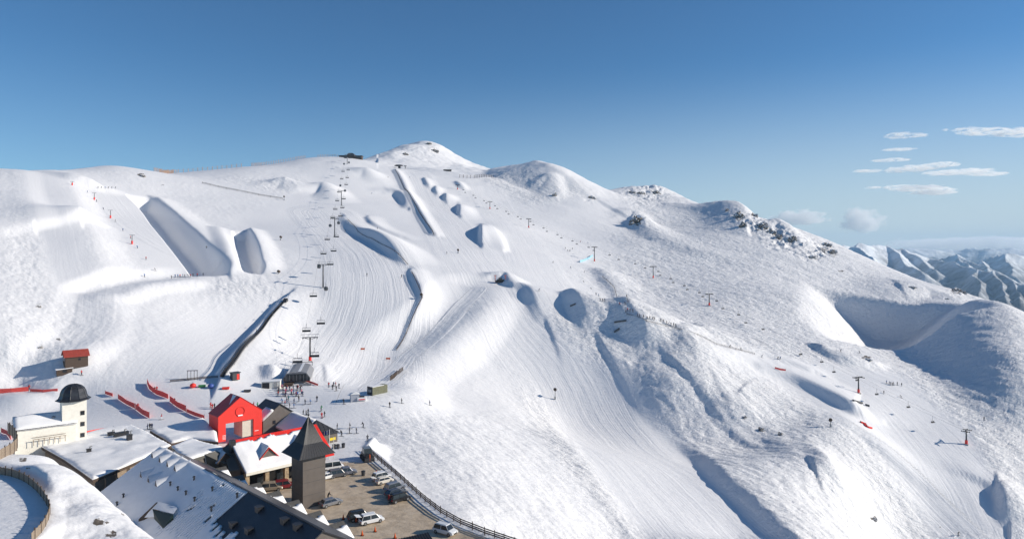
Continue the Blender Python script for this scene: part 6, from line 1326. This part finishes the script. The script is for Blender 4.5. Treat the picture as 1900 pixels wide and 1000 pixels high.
# ================================================================ rock outcrops with snow lying on top
def rock_mat():
    m = bpy.data.materials.new('snowy_rock'); m.use_nodes = True; T = NT(m); b = T.N['Principled BSDF']; b.inputs['Roughness'].default_value = .9
    geo = T.n('NewGeometry'); sx_ = T.n('SeparateXYZ'); T.l(geo.outputs['Normal'], sx_.inputs[0]); nz = T.n('TexNoise'); nz.inputs['Scale'].default_value = .7; nz.inputs['Detail'].default_value = 7; nz.inputs['Roughness'].default_value = .7; T.l(geo.outputs['Position'], nz.inputs['Vector'])
    f = T.math('ADD', sx_.outputs['Z'], T.math('MULTIPLY', T.math('SUBTRACT', nz.outputs['Fac'], .5), 1.5)); mr_ = T.n('MapRange'); mr_.inputs[1].default_value = .30; mr_.inputs[2].default_value = .40; T.l(f, mr_.inputs[0])
    cr = T.n('ValToRGB'); cr.color_ramp.elements[0].color = (.035, .03, .027, 1); cr.color_ramp.elements[1].color = (.22, .175, .13, 1); T.l(nz.outputs['Fac'], cr.inputs[0])
    mx = T.n('Mix', data_type='RGBA'); T.l(mr_.outputs[0], mx.inputs[0]); T.l(cr.outputs[0], mx.inputs[6]); mx.inputs[7].default_value = (.87, .865, .86, 1); T.l(mx.outputs[2], b.inputs['Base Color']); return m
RM = rock_mat()
def outcrop(px, py, wpx, hpx, label, group, seed):
    g_ = Vector(hit(px, py)); k = g_.y/FOC; rr = random.Random(seed); bm = bmesh.new()
    for j in range(6):
        sc = rr.uniform(.35, .75) if j else .9; mt = Matrix.Translation((rr.uniform(-.45, .45)*wpx*k*(j > 0), rr.uniform(-.3, .3)*wpx*k*(j > 0), 0)) @ Matrix.Diagonal((wpx*k*.42*sc, wpx*k*.36*sc, hpx*k*sc, 1)) @ Matrix.Rotation(rr.uniform(0, 3), 4, 'Z')
        vs = bmesh.ops.create_icosphere(bm, subdivisions=4, radius=1)['verts']; p = np.array([v.co[:] for v in vs]); a = fbm(p[:, 0]*1.6+seed*3+j, p[:, 1]*1.6+p[:, 2]*1.9, 4, gain=.6); b_ = np.abs(fbm(p[:, 0]*3+7, p[:, 2]*3+p[:, 1]*2+seed, 3))
        for v, q, q2 in zip(vs, a, b_): v.co = mt @ (v.co*(1+.42*float(q)-.25*float(q2)))
    me_ = bpy.data.meshes.new('rock_outcrop'); bm.to_mesh(me_); bm.free(); o = link('rock_outcrop', me_, None, [RM]); o.location = g_-Vector((0, 0, hpx*k*.12)); tag(o, label, 'rock', group)
for i, (px, py, w_, h_, lab) in enumerate([(1181,412,24,13,'bold snow capped rock outcrop casting a long shadow, below the saddle'), (1371,404,20,13,'tallest dark crag at the left end of the rocky crest'), (1378,420,14,10,'crag just below the tallest dark crag'), (1398,401,14,6,'small crag on the skyline right of the tallest one'),
    (1415,420,22,9,'broad snowy crag under the skyline of the rocky crest'), (1430,431,14,7,'second broad crag lower along the rocky crest'), (1446,441,13,7,'middle crag of the rocky crest'), (1472,444,16,8,'pair like crag on the steep part of the rocky crest'), (1530,455,16,6,'crag at the right end of the crest against the far ranges'), (1546,468,18,7,'lower crag at the right end of the crest'),
    (1508,478,16,5,'low flat crag below the rocky crest'), (1777,540,18,7,'dark crag on the far right shoulder'), (1790,545,9,6,'smaller crag touching the far right one'), (1691,533,14,3,'long low rock on the right shoulder'), (1758,555,8,2.5,'tiny rock below the far right crag'), (1608,667,13,3,'dark rocks beside the lower edge of the shaded bowl'),
    (1382,774,9,4,'small rock on the lip above the churned slope'), (1414,798,12,7,'snow covered rocks on the churned ridge'), (1448,806,8,5,'small rocks right of the churned ridge group'), (1622,963,10,5,'lone dark rock low on the bottom right slope'), (1098,368,14,5,'rock band on the right flank of the rounded hill'), (1030,363,9,6,'small crag in the middle of the rounded hill'),
    (1216,358,20,5,'crag on the skyline above the saddle'), (1190,359,14,4,'left skyline crag above the saddle'), (1170,357,12,3,'lowest skyline crag at the left of the saddle'), (263,327,13,3,'dark rocks on the left skyline bump'), (797,268,12,4,'rock at the very top of the peak'), (806,281,14,5,'rocks under the top of the peak'), (752,287,9,4,'small rocks on the left shoulder of the peak'),
    (1350,391,8,5,'thin pinnacle left of the tallest dark crag'), (71,569,9,3,'upper rocks on the left hillside above the hut'), (76,645,10,4,'largest rocks on the left hillside above the hut'), (109,630,6,3,'small rock right of the largest left hillside rocks')]): outcrop(px, py, w_, h_, lab, 'rocks showing through the snow', i+2)
